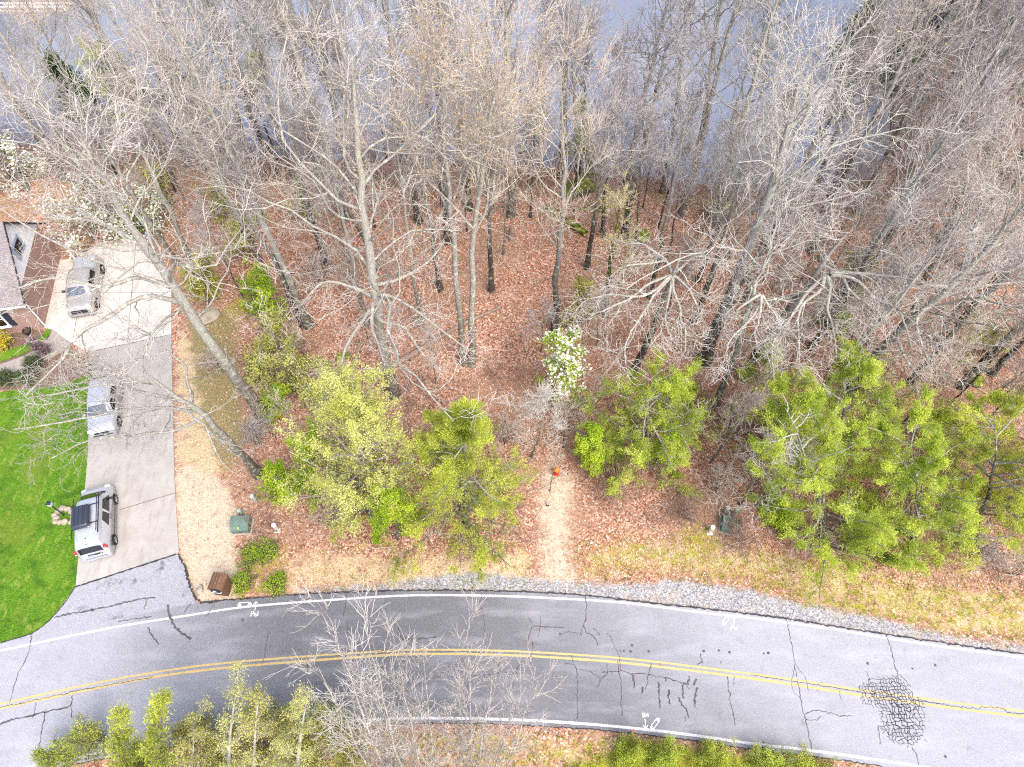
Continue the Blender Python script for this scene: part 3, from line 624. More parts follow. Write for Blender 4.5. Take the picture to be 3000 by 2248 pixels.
lw = W(LAWN); lawn = slab('lawn', lw, .03, .1, M['lawn'], 'bright green mown lawn left of the driveway')
isl = slab('lawn_strip', W([(-200, 1090), (0, 1060), (65, 1040), (115, 1014), (143, 984), (153, 969), (140, 962), (125, 985), (83, 1008), (0, 1034), (-200, 1060)]), .033, .1, M['lawn'], 'curved strip of green grass by the front walk')

# ------------------------------------------------------------------ stuff on the ground
def scatter(n, x0, x1, y0, y1, seed):
    r = np.random.default_rng(seed); return r, r.random(n) * (x1 - x0) + x0, r.random(n) * (y1 - y0) + y0
road_poly = np.vstack([eT, eB[::-1]])
hard = [W(LOW), W(UPR), W(APR)]
def offhard(x, y, pad=.05):
    k = sdf(x, y, road_poly) < -pad
    for h in hard + [lw]: k &= sdf(x, y, h) < -pad
    return k
r, x, y = scatter(120000, -22, 48, 12.4, 50, 1); k = offhard(x, y) & (sdf(x, y, SHO) < -.1) & ((sdf(x, y, TAN) < -.2) | (r.random(len(x)) < .12)) & ((sdf(x, y, PATH) < 0) | (r.random(len(x)) < .22)); x, y = x[k], y[k]
C = np.c_[x, y, gz(x, y) + .03 + r.random(len(x)) * .04]; V, F, v = quads(r, C, .115, .6, .55)
tag(mk('leaf_litter', [(V, F, 0, v)], M['leaf_dead'], None, False), 'rust coloured fallen leaves on the woodland ground', None, kind='stuff')
def blades(r, x, y, h, w):
    n = len(x); a = r.random(n) * 6.28; hh = h * (.5 + r.random(n)); l = r.standard_normal((n, 2)) * h * .6; z = gz(x, y)
    dx, dy = np.cos(a) * w, np.sin(a) * w
    V = np.stack([np.c_[x - dx, y - dy, z], np.c_[x + dx, y + dy, z], np.c_[x + l[:, 0], y + l[:, 1], z + hh]], 1).reshape(-1, 3)
    return V, np.arange(n * 3).reshape(-1, 3)
def tufts(r, cx, cy, per, sp):
    x = np.repeat(cx, per) + r.standard_normal(len(cx) * per) * sp; y = np.repeat(cy, per) + r.standard_normal(len(cy) * per) * sp; return x, y
r, x, y = scatter(5200, -6, 50, 9, 18.5, 2); k = (sdf(x, y, VERGE) > -.3) & (r.random(len(x)) < .8); a = x[k], y[k]
r2, x, y = scatter(700, -14, 6, 11.5, 15, 3); k = sdf(x, y, DRY) > -.2; a2 = x[k][:160], y[k][:160]
r3, x, y = scatter(1800, 0, 30, 1, 6, 4); k = (sdf(x, y, BOTG) > -.3) & (sdf(x, y, road_poly) < -.1); a3 = x[k], y[k]
r4, x, y = scatter(1400, -30, 8, 1, 6, 8); k = (sdf(x, y, BOTO) > 0) & (sdf(x, y, road_poly) < -.1); a4 = x[k], y[k]
cx = np.r_[a[0], a2[0], a3[0], a4[0]]; cy = np.r_[a[1], a2[1], a3[1], a4[1]]
x, y = tufts(r, cx, cy, 9, .09); k = offhard(x, y, .02); x, y = x[k], y[k]; V, F = blades(r, x, y, .13, .018)
v = np.repeat(np.clip(np.sin(x * 1.3) * np.cos(y * 2.1) * .35 + .5 + r.standard_normal(len(x)) * .28 - .35 * (y < 6), 0, 1), 3)
tag(mk('verge_grass', [(V, F, 0, v)], M['leaf_blade'], None, False), 'patchy green and straw grass on the road verge', None, kind='stuff')
r, x, y = scatter(60000, -42, -20, 9, 29, 6); k = (sdf(x, y, lw) > .03); x, y = x[k], y[k]; V, F = blades(r, x, y, .06, .02); V[:, 2] += .05
v = np.repeat(np.clip(r.random(len(x)) * .8 + .3 * np.sin(x * .9 + y * .5), 0, 1), 3)
tag(mk('lawn_grass', [(V, F, 0, v)], M['leaf_lawn'], None, False), 'short blades of the mown lawn', None, kind='stuff')
r, x, y = scatter(12000, -20, 46, 8.5, 15.5, 7); s = sdf(x, y, SHO); k = (s > -.15 - r.random(len(x)) * .5) & (sdf(x, y, road_poly) < -.02); x, y = x[k], y[k]
C = np.c_[x, y, gz(x, y) + .012]; V, F, v = quads(r, C, .06, .8, .8)
b = NB('stone_chip'); vv = b.attr('var').outputs['Fac']; M['chip'] = b.bsdf(b.ramp(vv, [(0, (.17, .165, .17)), (.5, (.34, .33, .34)), (1, (.62, .61, .63))]), .8, .3)
tag(mk('shoulder_gravel', [(V, F, 0, v)], M['chip'], None, False), 'loose pale gravel along the road shoulder', None, kind='stuff')
r, x, y = scatter(2300, -18, 48, 14.5, 50, 9); k = offhard(x, y, .5) & (sdf(x, y, PATH) < 0) & (sdf(x, y, TAN) < -.5); x, y = x[k], y[k]; n = len(x)
a = r.random(n) * 3.14; L = .4 + r.random(n) ** 2 * 2.4; z = gz(x, y) + .05
P, Rr, D = grow(r, np.c_[x, y, z], np.c_[np.cos(a), np.sin(a), np.zeros(n)], L, .008 + L * .007, 5, .14, 0, .4); P[:, :, 2] = gz(P[:, :, 0], P[:, :, 1]) + .05 + r.random((n, 1)) * .05
V, F = tubes(P, Rr, 4); tag(mk('fallen_twigs', [(V, F, 0, np.repeat(r.random(n), 20))], M['stick']), 'pale fallen sticks lying on the leaves', None, kind='stuff')
# low leafless brush: a haze of thin stems along the wood's edge
r, x, y = scatter(5600, -18, 48, 14.2, 30, 10); dens = np.sin(x * .55 + 1) * np.sin(y * .5 + x * .2) ; k = (dens > .1) & offhard(x, y, .5) & (sdf(x, y, TAN) < -.6) & (np.abs(x - 2.8) > 1.7) & (y > np.interp(x, [-18, 0, 20, 40], [14.5, 15, 14.5, 13.5]))
x, y = x[k], y[k]; n = len(x); P, Rr, D = grow(r, np.c_[x, y, gz(x, y)], norm(np.c_[r.standard_normal((n, 2)) * .45, np.ones(n)]), .7 + r.random(n) * 1.8, np.full(n, .013), 6, .18, .04, .5)
V1, F1 = tubes(P, Rr, 3); p, d, rr_, tt, ix = kids(r, P, Rr, D, 5, .25, 1, .9, .6); P2, R2, D2 = grow(r, p, d, .25 + r.random(len(p)) * .5, np.full(len(p), .010), 4, .2, .05, .6); V2, F2 = tubes(P2, R2, 3)
brush = mk('brush', [(V1, F1, 0, None), (V2, F2, 0, None)], M['twig_rust']); tag(brush, 'tangle of thin leafless undergrowth at the edge of the wood', None, kind='stuff')

# ------------------------------------------------------------------ bare trees read off the photograph
HERO = [  # line of the trunk(s) in 2212 px coordinates, radius, style, materials, label, extras
 (11, [[(572, 900), (490, 790), (400, 660), (330, 550), (250, 430), (170, 300)]], .37, 'oak', ('bark_grey', 'bark_pale', 'twig_pale'), 'huge lichen covered tree leaning over the concrete parking court', dict(n=20, dense=.9)),
 (12, [[(560, 1026), (505, 965), (430, 890), (370, 850), (310, 800)]], .27, 'spread', ('bark_grey', 'bark_pale', 'twig_pale'), 'lichened bare tree with branches hanging over the lawn and middle car', dict(n=9, dense=.8)),
 (13, [[(668, 705), (612, 580), (550, 440), (480, 300), (420, 150)]], .27, 'tall', ('bark_grey', 'bark_pale', 'twig_pale'), 'tall pale tree left of the long fallen log', dict(n=20)),
 (14, [[(655, 706), (598, 575), (540, 470), (500, 330)]], .19, 'tall', ('bark_dark', 'bark_grey', 'twig_grey'), 'darker thinner trunk standing close beside the tall pale tree', {}),
 (15, [[(853, 852), (825, 725), (803, 600), (785, 450), (772, 300), (755, 120)]], .34, 'oak', ('bark_grey', 'bark_pale', 'twig_pale'), 'large pale tree with drooping white limbs crossing the fallen log', dict(n=20, dense=.9)),
 (16, [[(1003, 785), (988, 640), (978, 480), (962, 330), (950, 170)]], .22, 'tall', ('bark_pale', 'bark_pale', 'twig_warm'), 'left trunk of the close pale pair behind the green cedar', dict(buds=('bud_gold', .5, .07))),
 (17, [[(1018, 787), (1022, 640), (1026, 480), (1050, 320), (1080, 150)]], .23, 'tall', ('bark_pale', 'bark_pale', 'twig_warm'), 'right trunk of the close pale pair behind the green cedar', dict(buds=('bud_gold', .5, .07))),
 (18, [[(952, 627), (935, 520), (915, 420), (893, 290), (880, 150)]], .19, 'tall', ('bark_dark', 'bark_grey', 'twig_grey'), 'dark curved slim tree in the middle of the leafy clearing', {}),
 (19, [[(1268, 580), (1284, 470), (1300, 370), (1312, 250)]], .20, 'tall', ('bark_dark', 'bark_grey', 'twig_grey'), 'dark leaning tree just below the mossy boulder pile', {}),
 (20, [[(1303, 510), (1306, 430), (1322, 340), (1345, 200)]], .17, 'tall', ('bark_dark', 'bark_grey', 'twig_grey'), 'slim dark tree rising beside the mossy log', {}),
 (21, [[(1348, 515), (1360, 440), (1388, 330), (1412, 220), (1440, 90)]], .30, 'oak', ('bark_dark', 'bark_pale', 'twig_grey'), 'stout forked tree with white lichen right of the mossy log', dict(n=20)),
 (22, [[(1366, 808), (1402, 730), (1448, 612), (1470, 540)]], .25, 'spread', ('bark_dark', 'bark_pale', 'twig_pale'), 'dark trunk with a star of white limbs behind the flowering dogwood', dict(n=6, dense=.7)),
 (23, [[(1520, 780), (1563, 670), (1640, 480), (1690, 330), (1722, 180)]], .42, 'oak', ('bark_dark', 'bark_grey', 'twig_pale'), 'thickest dark trunk in the right half of the wood', dict(n=20)),
 (24, [[(1535, 745), (1600, 620), (1660, 500), (1700, 390)]], .17, 'tall', ('bark_dark', 'bark_grey', 'twig_grey'), 'slim trunk close behind the thickest dark trunk', {}),
 (25, [[(1605, 814), (1680, 700), (1760, 595), (1830, 500)]], .31, 'spread', ('bark_dark', 'bark_pale', 'twig_pale'), 'dark trunk under a wide fan of white limbs behind the pines', dict(n=9, dense=.8)),
 (26, [[(1545, 875), (1585, 770), (1625, 640), (1660, 540)]], .23, 'spread', ('bark_grey', 'bark_pale', 'twig_pale'), 'grey trunk with white drooping limbs at the edge of the pines', dict(n=7, dense=.7)),
 (27, [[(1832, 850), (1920, 740), (2020, 650), (2140, 530), (2212, 440)]], .32, 'oak', ('bark_grey', 'bark_pale', 'twig_pale'), 'long leaning grey tree with a broken side limb at right', dict(n=20)),
 (28, [[(1965, 830), (2040, 740), (2120, 650), (2200, 570)]], .24, 'oak', ('bark_dark', 'bark_grey', 'twig_grey'), 'dark leaning trunk behind the right-hand evergreens', {}),
 (29, [[(2075, 835), (2160, 745), (2250, 660), (2330, 580)]], .26, 'oak', ('bark_dark', 'bark_grey', 'twig_grey'), 'grey leaning trunk near the right edge beside a mossy stone', {}),
 (30, [[(2140, 808), (2212, 735), (2300, 650)]], .24, 'tall', ('bark_dark', 'bark_grey', 'twig_grey'), 'outermost dark leaning trunk at the right edge', {}),
 (31, [[(1215, 385), (1219, 250), (1222, 130), (1228, 20)]], .36, 'tall', ('bark_dark', 'bark_dark', 'twig_grey'), 'straight dark tree at the lake edge in the middle of the picture', {}),
 (32, [[(1308, 682), (1318, 560), (1340, 440)]], .18, 'sap', ('bark_moss', 'bark_moss', 'twig_warm'), 'mossy olive coloured small tree above the flowering dogwood', dict(buds=('leaf_olive', .8, .09))),
 (33, [[(1498, 702), (1535, 590), (1590, 420), (1615, 330)]], .15, 'pole', ('bark_dark', 'bark_grey', 'twig_grey'), 'slender straight trunk left of the thickest dark trunk', {}),
 (34, [[(1062, 628), (1058, 520), (1060, 400), (1070, 260)]], .20, 'tall', ('bark_dark', 'bark_grey', 'twig_warm'), 'dark trunk behind the close pale pair', dict(buds=('bud_gold', .4, .07))),
 (35, [[(432, 620), (395, 520), (340, 400), (300, 300), (270, 200)]], .20, 'oak', ('bark_grey', 'bark_pale', 'twig_pale'), 'pale forked tree beside the top of the parking court', dict(n=18)),
 (36, [[(262, 512), (220, 430), (150, 330), (60, 200)]], .26, 'oak', ('bark_grey', 'bark_pale', 'twig_pale'), 'lichened tree spreading over the truck and brick house', dict(n=20)),
 (37, [[(1148, 990), (1168, 930), (1180, 858)]], .085, 'sap', ('bark_pale', 'bark_pale', 'twig_pale'), 'small white bare tree left of the fire hydrant', dict(n=18)),
 (38, [[(1600, 1095), (1640, 1020), (1690, 960)]], .085, 'sap', ('bark_pale', 'bark_pale', 'twig_pale'), 'pale crooked small tree over the right-hand utility boxes', dict(n=16)),
 (39, [[(1535, 1000), (1585, 930), (1620, 880)]], .07, 'sap', ('bark_grey', 'bark_pale', 'twig_warm'), 'thin bare tree between the roadside evergreens', dict(n=14)),
 (40, [[(1430, 1000), (1395, 940), (1380, 890)], [(1430, 1000), (1450, 930), (1440, 870)], [(1430, 1000), (1470, 950), (1500, 900)]], .05, 'bush', ('bark_grey', 'bark_pale', 'twig_warm'), 'many stemmed bare shrub right of the fire hydrant', {}),
 (41, [[(640, 850), (600, 760), (580, 680)], [(650, 850), (620, 740), (640, 640)], [(630, 850), (560, 780), (540, 700)]], .05, 'bush', ('bark_grey', 'bark_pale', 'twig_warm'), 'twiggy bare thicket shrub left of the broken log', {}),
]
def ZL(ox, oy, sc, lst): return [[(ox + x / sc, oy + y / sc) for x, y in L] for L in lst]
LIMBS = {
 22: ZL(1600, 700, 3.014, [[(1110, 320), (900, 400), (740, 530), (600, 590), (480, 650), (440, 620)], [(1110, 320), (1000, 420), (880, 500), (740, 510), (600, 490), (430, 520), (310, 570), (230, 690)], [(1110, 330), (960, 490), (870, 640), (760, 800), (700, 950), (700, 1100)], [(1115, 340), (1080, 540), (1050, 700), (1080, 840)],
      [(1120, 330), (1120, 450), (1180, 600), (1190, 720), (1230, 800), (1230, 1000)], [(1130, 320), (1240, 420), (1300, 520), (1340, 620), (1360, 720)], [(1115, 310), (1060, 200), (900, 220), (700, 240), (600, 300)], [(1115, 300), (1050, 180), (950, 110), (840, 40), (700, 50)], [(1125, 300), (1200, 250), (1300, 160), (1450, 170), (1620, 200)]]),
 26: ZL(1600, 700, 3.014, [[(1890, 500), (1880, 600), (1780, 740), (1660, 850), (1600, 950), (1590, 1080)], [(1900, 500), (1890, 640), (1870, 760), (1840, 840), (1880, 960)], [(1910, 500), (1960, 580), (2030, 680), (2060, 800)], [(1890, 490), (1780, 560), (1690, 630), (1640, 700)]]),
 25: ZL(2200, 700, 2.764, [[(600, 300), (560, 420), (430, 520), (380, 650), (390, 850), (385, 1050)], [(620, 300), (640, 400), (620, 560), (660, 700), (690, 930)], [(640, 290), (740, 310), (800, 420), (950, 530), (1100, 620)], [(650, 290), (850, 330), (1000, 480), (1180, 560), (1250, 700), (1300, 900)], [(580, 310), (450, 440), (330, 620), (200, 800), (170, 950), (190, 1150)], [(640, 270), (900, 280), (1100, 300), (1400, 340)]]),
 15: ZL(0, 0, .7374, [[(806, 660), (796, 676), (750, 743), (736, 793), (710, 830)], [(806, 655), (803, 704), (815, 740), (832, 790)], [(812, 680), (830, 698), (870, 706), (910, 760), (950, 800)], [(806, 640), (840, 640), (883, 660), (950, 710), (1010, 755)], [(803, 640), (760, 620), (700, 610), (650, 660)], [(800, 620), (870, 600), (930, 560), (960, 520)]]),
 11: ZL(0, 0, .7374, [[(395, 655), (333, 640), (283, 653), (225, 690), (173, 719), (150, 752), (128, 785), (53, 854)], [(370, 620), (300, 600), (220, 620), (120, 600), (20, 630)], [(360, 600), (290, 520), (200, 480), (90, 470)]]),
 12: ZL(0, 0, .7374, [[(430, 890), (340, 880), (250, 890), (150, 910), (30, 930)], [(400, 870), (320, 850), (230, 830), (130, 850), (60, 860)], [(440, 900), (380, 930), (300, 940), (200, 950), (110, 990)]]),
 27: ZL(0, 0, .7374, [[(2010, 660), (1980, 690), (1990, 740), (2010, 790)], [(2050, 620), (1990, 610), (1950, 560), (1900, 540)], [(1935, 725), (1960, 780), (2000, 830)]]),
}
heroes = []
for seed, lines, r0, sty, mats, label, kw in HERO:
    b0, _ = lead(lines[0]); paths = []
    for L in lines: paths.append((lead(L)[1], r0))
    for L in LIMBS.get(seed, ()):       # limbs read off the photograph, spreading at about the height where they leave the trunk
        z0 = UP(b0, *L[0]).z; tt = np.linspace(0, 1, len(L)); rg_ = np.random.default_rng(seed + len(L))
        if b0.z + 1 < z0: paths.append(([AZ(x, y, z0 + (.5 - rg_.random() * .9) * q + (-.9 if L[-1][1] > L[0][1] + 60 else .8) * q ** 1.5) - b0 for (x, y), q in zip(L, tt)], max(.07, r0 * .36), 1))
    kw = dict(kw); bu = kw.pop('buds', None)
    if bu: bu = (bu[0], bu[1] * .9, bu[2])
    nm = 'bare_shrub' if sty == 'bush' else 'bare_tree'
    bare(nm, seed, paths, sty, mats, label, 'bare shrub' if nm == 'bare_shrub' else 'bare tree', b0, buds=bu, **kw); heroes.append(b0)
for i, (x, y, h, lb) in enumerate([(1330, 1060, 1.6, 'reddish bare shrub right of the dirt path'), (1480, 1120, 1.7, 'rust red bare shrub left of the right marker post'), (1545, 1060, 2.2, 'grey bare shrub behind the rust red one'), (1600, 1170, 1.5, 'low bare shrub in front of the right utility boxes'), (1090, 960, 2.0, 'grey bare shrub between the cedar and the white bare tree'), (1240, 930, 2.2, 'bare shrub under the flowering dogwood'), (2180, 1240, 2.0, 'bare shrub on the verge at the right edge'), (2100, 1200, 1.6, 'low bare shrub below the outer pines'), (720, 1140, 1.8, 'grey bare shrub at the left foot of the thicket'), (560, 960, 1.9, 'grey bare shrub beside the leaning trunk'), (480, 800, 2.0, 'bare shrub on the olive grass by the court'), (690, 620, 2.4, 'bare shrub beside the tall pale tree'), (1750, 1180, 1.4, 'low bare shrub under the tall pine'), (250, 830, 1.5, 'bare shrub in the mulch bed beside the driveway'), (200, 800, 1.3, 'small bare shrub near the front walk')]):
    b0 = G(x * K2, y * K2); rg_ = np.random.default_rng(500 + i); ps = [([Vector((0, 0, -.05)), Vector((rg_.normal() * .15 * h, rg_.normal() * .15 * h, h * .5)), Vector((rg_.normal() * .4 * h, rg_.normal() * .4 * h, h * (.8 + .3 * rg_.random())))], .022) for _ in range(5)]
    bare('bare_shrub', 500 + i, ps, 'bush', ('bark_grey', 'bark_pale', 'twig_rust' if i in (0, 1, 3) else 'twig_pale' if i % 2 else 'twig_warm'), lb, 'bare shrub', b0, K=8)
# pale clump leaning over the road from the near verge
def clump(seed, base, tops, r0, label, mats=('bark_pale', 'bark_pale', 'twig_pale'), sty='whip', **kw):
    b0 = Vector(base); rg = np.random.default_rng(seed); paths = []
    for x, y, z in tops:
        q = AZ(x, y, z) - b0; s = Vector((rg.normal() * .25, rg.normal() * .2, -.1)); m = s.lerp(q, .5); m.x += q.x * .05; m.y -= q.y * .12
        paths.append(([s, s.lerp(m, .5) + Vector((0, -.15, .2)), m, m.lerp(q, .5), q], r0))
    return bare('bare_tree', seed, paths, sty, mats, label, 'bare tree', b0, **kw)
clump(61, (-4.6, 1.6, -.05), [(976, 1826, 15), (1070, 1838, 15), (935, 1950, 12), (1060, 1990, 11), (1000, 2080, 9)], .07, 'pale many stemmed bare tree at the lower edge, left clump over the road', K=12)
clump(62, (-3.2, 1.5, -.05), [(1160, 1905, 14), (1240, 1930, 12), (1180, 2010, 10), (1110, 2060, 9)], .06, 'pale many stemmed bare tree at the lower edge, middle clump over the road', K=12)
clump(63, (-2.0, 1.6, -.05), [(1370, 1890, 14), (1450, 1960, 12), (1580, 1990, 12), (1340, 2010, 10), (1500, 2080, 8)], .06, 'pale many stemmed bare tree at the lower edge, right clump over the road', K=12)

# ------------------------------------------------------------------ the wood behind: kinds built once, then copied
protos = {'tall': [], 'sap': [], 'whip': []}
def straight(H, rg): 
    lx, ly = rg.normal() * .03 * H, rg.normal() * .03 * H
    return [Vector((0, 0, -.4)), Vector((lx * .2, ly * .2, H * .33)), Vector((lx * .6 + rg.normal() * .2, ly * .6, H * .66)), Vector((lx, ly, H))]
PM = [('bark_dark', 'bark_grey', 'twig_grey'), ('bark_grey', 'bark_pale', 'twig_pale'), ('bark_dark', 'bark_grey', 'twig_warm'), ('bark_pale', 'bark_pale', 'twig_pale'), ('bark_dark', 'bark_pale', 'twig_grey'), ('bark_grey', 'bark_grey', 'twig_warm'), ('bark_grey', 'bark_pale', 'twig_grey')]
rg = np.random.default_rng(77)
def parts_of(seed, sty, H, r, mats, buds=None, **kw):
    tr, cr, tips, rn = skeleton(seed, [(straight(H, rg), r)], 0, sty, **kw)
    out = []; ml = [M[mats[1]], M[mats[2]]]
    if buds:
        C = tips[rn.random(len(tips)) < buds[1]]; V, F, v = quads(rn, C, buds[2], .7, .2); cr.append((V, F, 2, v)); ml.append(M[buds[0]])
    for nm, pr, mt in (('trunk', tr, M[mats[0]]), ('crown', cr, ml)):
        o = mk(nm, pr, mt); out.append((nm, o.data)); bpy.data.objects.remove(o)
    return out
for i in range(9): protos['tall'].append(parts_of(100 + i, ('tall', 'oak', 'tall', 'pole')[i % 4], 20, .20 + .03 * (i % 3), PM[i % 7], buds=('bud_gold', .12, .08) if i % 3 == 2 else None, dense=1.0))
for i in range(5): protos['sap'].append(parts_of(130 + i, 'sap' if i % 2 else 'whip', 8, .06, PM[(i * 2 + 1) % 7], buds=('leaf_olive', .25, .07) if i == 2 else None))
for i in range(4): protos['whip'].append(parts_of(150 + i, 'pole', 12, .085, PM[(i + 2) % 7]))
def where(q):
    x, y = pix(q); x /= K2; y /= K2
    if y < 345: row = 'at the edge of the lake'
    elif y < 470: row = 'in the far belt of the wood'
    elif y < 640: row = 'in the middle of the wood'
    else: row = 'in the near part of the wood'
    if x < 260: c = 'behind the brick house'
    elif x < 520: c = 'beyond the parking court'
    elif x < 800: c = 'left of the fallen log'
    elif x < 1150: c = 'around the close pale pair'
    elif x < 1480: c = 'around the mossy boulders'
    elif x < 1800: c = 'right of the thickest trunk'
    else: c = 'on the right-hand slope'
    return row, c
placed = [(h.x, h.y) for h in heroes]
WOOD = []
NAMES = {11: 'the huge leaning tree by the court', 13: 'the tall pale tree left of the log', 15: 'the drooping tree on the fallen log', 17: 'the close pale pair', 18: 'the dark curved slim tree', 19: 'the dark tree below the boulders', 21: 'the stout forked lichened tree', 22: 'the star limbed tree', 23: 'the thickest dark trunk',
    25: 'the tree with the fan of limbs', 27: 'the long leaning grey tree', 29: 'the leaning trunk by the mossy stone', 30: 'the outermost leaning trunk', 31: 'the straight dark lake tree', 35: 'the pale forked tree by the court', 36: 'the tree behind the brick house'}
ORD = ['nearest', 'second', 'third', 'fourth', 'fifth', 'sixth', 'seventh', 'eighth', 'ninth', 'tenth', 'eleventh', 'twelfth', 'thirteenth', 'fourteenth', 'fifteenth', 'sixteenth', 'seventeenth', 'eighteenth', 'nineteenth', 'twentieth']
TONE = {'tall': ('grey', 'pale', 'brownish', 'whitish', 'lichened', 'tan', 'light grey', 'slate grey', 'ash grey'), 'sap': ('pale', 'tan', 'whitish', 'grey', 'brownish'), 'whip': ('tan', 'grey', 'pale', 'brownish')}
def label_wood():
    hs_ = [(h[0], pix(heroes[i])) for i, h in enumerate(HERO) if h[0] in NAMES]; g = {}
    for root, kind, pi_, px, py in WOOD:
        hid, (hx, hy) = min(hs_, key=lambda q: (q[1][0] - px) ** 2 + (q[1][1] - py) ** 2 * 2); dx, dy = px - hx, (py - hy) * 1.4
        d_ = ('to the right of' if dx > 0 else 'to the left of') if abs(dx) > abs(dy) else ('behind' if dy < 0 else 'in front of')
        g.setdefault((kind, TONE[kind][pi_], hid, d_), []).append((dx * dx + dy * dy, root))
    for (kind, tone, hid, d_), L in g.items():
        L.sort(key=lambda q: q[0]); w = {'tall': 'tall %s bare tree', 'sap': 'small %s sapling', 'whip': 'slim %s pole-like tree'}[kind] % tone
        for k, (_, o) in enumerate(L): o['label'] = f'{w} {d_} {NAMES[hid]}' if len(L) == 1 else f'{ORD[k]} {w} {d_} {NAMES[hid]}'
WORD = {'tall': ('tall bare grey tree', 'tall bare trees'), 'sap': ('small bare sapling', 'small bare saplings'), 'whip': ('slim pole-like bare tree', 'slim bare trees')}
def wood(n, kind, x0, x1, y0, y1, dmin, seed, s0=.8, s1=1.2, cond=None, name='bare_tree'):
    r = np.random.default_rng(seed); k = 0; tries = 0
    while k < n and tries < n * 60:
        tries += 1; x = x0 + (x1 - x0) * r.random(); y = y0 + (y1 - y0) * r.random()
        if y > float(np.interp(x, SHX, SHY)) - 1.6 or (cond and not cond(x, y)): continue
        if any((x - a) ** 2 + (y - c) ** 2 < dmin ** 2 for a, c in placed): continue
        if not offhard(np.array([x]), np.array([y]), .8)[0] or sdf(np.array([x]), np.array([y]), TAN)[0] > -.8: continue
        z = float(gz(x, y)); sc = s0 + (s1 - s0) * r.random(); px, py = pix((x, y, z)); tx, ty = pix((x, y, z + 12 * sc))
        if not (-60 < px < 3060 or -60 < tx < 3060) or ty > 2300 or (px < -300 or px > 3400) or py < -500: continue
        if (x < -31.5 and 30 < y < 40) or (1560 < px < 1850 and 600 < py < 960): continue
        row, c = where((x, y, z)); w, g = WORD[kind]
        root = thing(name, f'{w} {row}, {c}', 'bare tree', (x, y, z), r.random() * 6.28, f'{g} {row}, {c}')
        root.scale = (sc, sc, sc * (.9 + .2 * r.random())); root.rotation_euler = (r.normal() * .03, r.normal() * .03, r.random() * 6.28)
        pi_ = int(r.integers(0, len(protos[kind]))); WOOD.append((root, kind, pi_, px, py))
        for nm, me in protos[kind][pi_]:
            o = bpy.data.objects.new(nm, me); COL.objects.link(o); o.parent = root
        placed.append((x, y)); k += 1
    return k
open_floor = lambda x, y: not (-13 < x < 12 and y < 31)
wood(44, 'tall', -48, 33, 37, 55, 2.8, 21)
wood(18, 'tall', 12, 34, 24, 38, 3.6, 22, .65, 1.0)
wood(7, 'tall', -16, 12, 30, 37, 3.6, 23, .65, .95)
wood(60, 'tall', 32, 80, 26, 80, 3.0, 24, .8, 1.15)
wood(40, 'whip', -30, 34, 34, 52, 1.6, 25, .7, 1.2)
wood(26, 'whip', 4, 45, 22, 40, 1.8, 26, .6, 1.0, open_floor)
wood(26, 'sap', -30, 34, 43, 53, 1.3, 27, .6, 1.1)
wood(22, 'sap', -16, 40, 18, 34, 1.8, 28, .35, .8)

label_wood()

# ------------------------------------------------------------------ leafy trees and shrubs
def LF(name, seed, base, top, rad, kind, mats, label, cat, **kw):
    b = G(base[0] * K2, base[1] * K2); q = UP(b, top[0] * K2, top[1] * K2)
    return leafy(name, seed, base, q.z - b.z, rad, kind, mats, label, cat, lean=(q.x - b.x, q.y - b.y), **kw)
E = ('bark_dark', 'bark_grey', 'leaf_cedar'); PN = ('bark_dark', 'bark_grey', 'leaf_pine'); LM = ('bark_grey', 'bark_pale', 'leaf_lime'); BR = ('bark_grey', 'bark_grey', 'leaf_bright'); OL = ('bark_grey', 'bark_grey', 'leaf_olive'); DP = ('bark_dark', 'bark_dark', 'leaf_deep')
LF('evergreen_tree', 201, (1003, 1130), (1008, 880), 4.9, 'cone', E, 'broad green cedar left of the dirt path', 'evergreen tree', n_leaf=104625, size=.075, dense=1.5)
LF('leafing_tree', 202, (800, 1110), (775, 880), 4.6, 'dome', LM, 'pale yellow-green leafing tree left of the green cedar', 'leafing tree', n_leaf=46000, size=.095, dense=2.0)
LF('leafing_shrub', 203, (690, 1060), (660, 950), 2.1, 'dome', BR, 'bright green shrub at the left side of the roadside thicket', 'shrub', n_leaf=11900, size=.10)
LF('leafing_shrub', 204, (860, 1165), (850, 1080), 2.1, 'dome', BR, 'bright green shrub below the pale leafing tree', 'shrub', n_leaf=15300, size=.10)
LF('leafing_shrub', 205, (590, 900), (598, 850), 1.3, 'dome', BR, 'low bright green shrub at the foot of the huge leaning tree', 'shrub', n_leaf=5950, size=.10)
LF('evergreen_tree', 206, (1385, 985), (1400, 835), 3.9, 'layers', PN, 'flat topped pine right of the flowering dogwood', 'evergreen tree', n_leaf=67500, size=.075)
LF('leafing_shrub', 207, (1285, 1012), (1280, 940), 1.35, 'dome', BR, 'dense bright green bush beside the hydrant', 'shrub', n_leaf=10200, size=.10)
LF('leafing_shrub', 208, (1440, 1020), (1445, 940), 1.6, 'dome', BR, 'bright green shrub under the flat topped pine', 'shrub', n_leaf=7650, size=.10)
LF('evergreen_tree', 209, (1770, 1190), (1700, 880), 3.7, 'layers', PN, 'tall pine over the right-hand utility boxes', 'evergreen tree', n_leaf=74250, size=.075)
LF('evergreen_tree', 210, (1640, 970), (1680, 800), 3.1, 'layers', E, 'darker pine behind the tall pine, near the grey trunk', 'evergreen tree', n_leaf=43875, size=.075)
LF('evergreen_tree', 211, (1780, 1030), (1830, 790), 3.4, 'layers', PN, 'bright pine with its top against the leaf floor', 'evergreen tree', n_leaf=57375, size=.075)
LF('evergreen_tree', 212, (1960, 1190), (1960, 920), 4.0, 'layers', PN, 'spreading pine above the widest verge grass', 'evergreen tree', n_leaf=74250, size=.075)
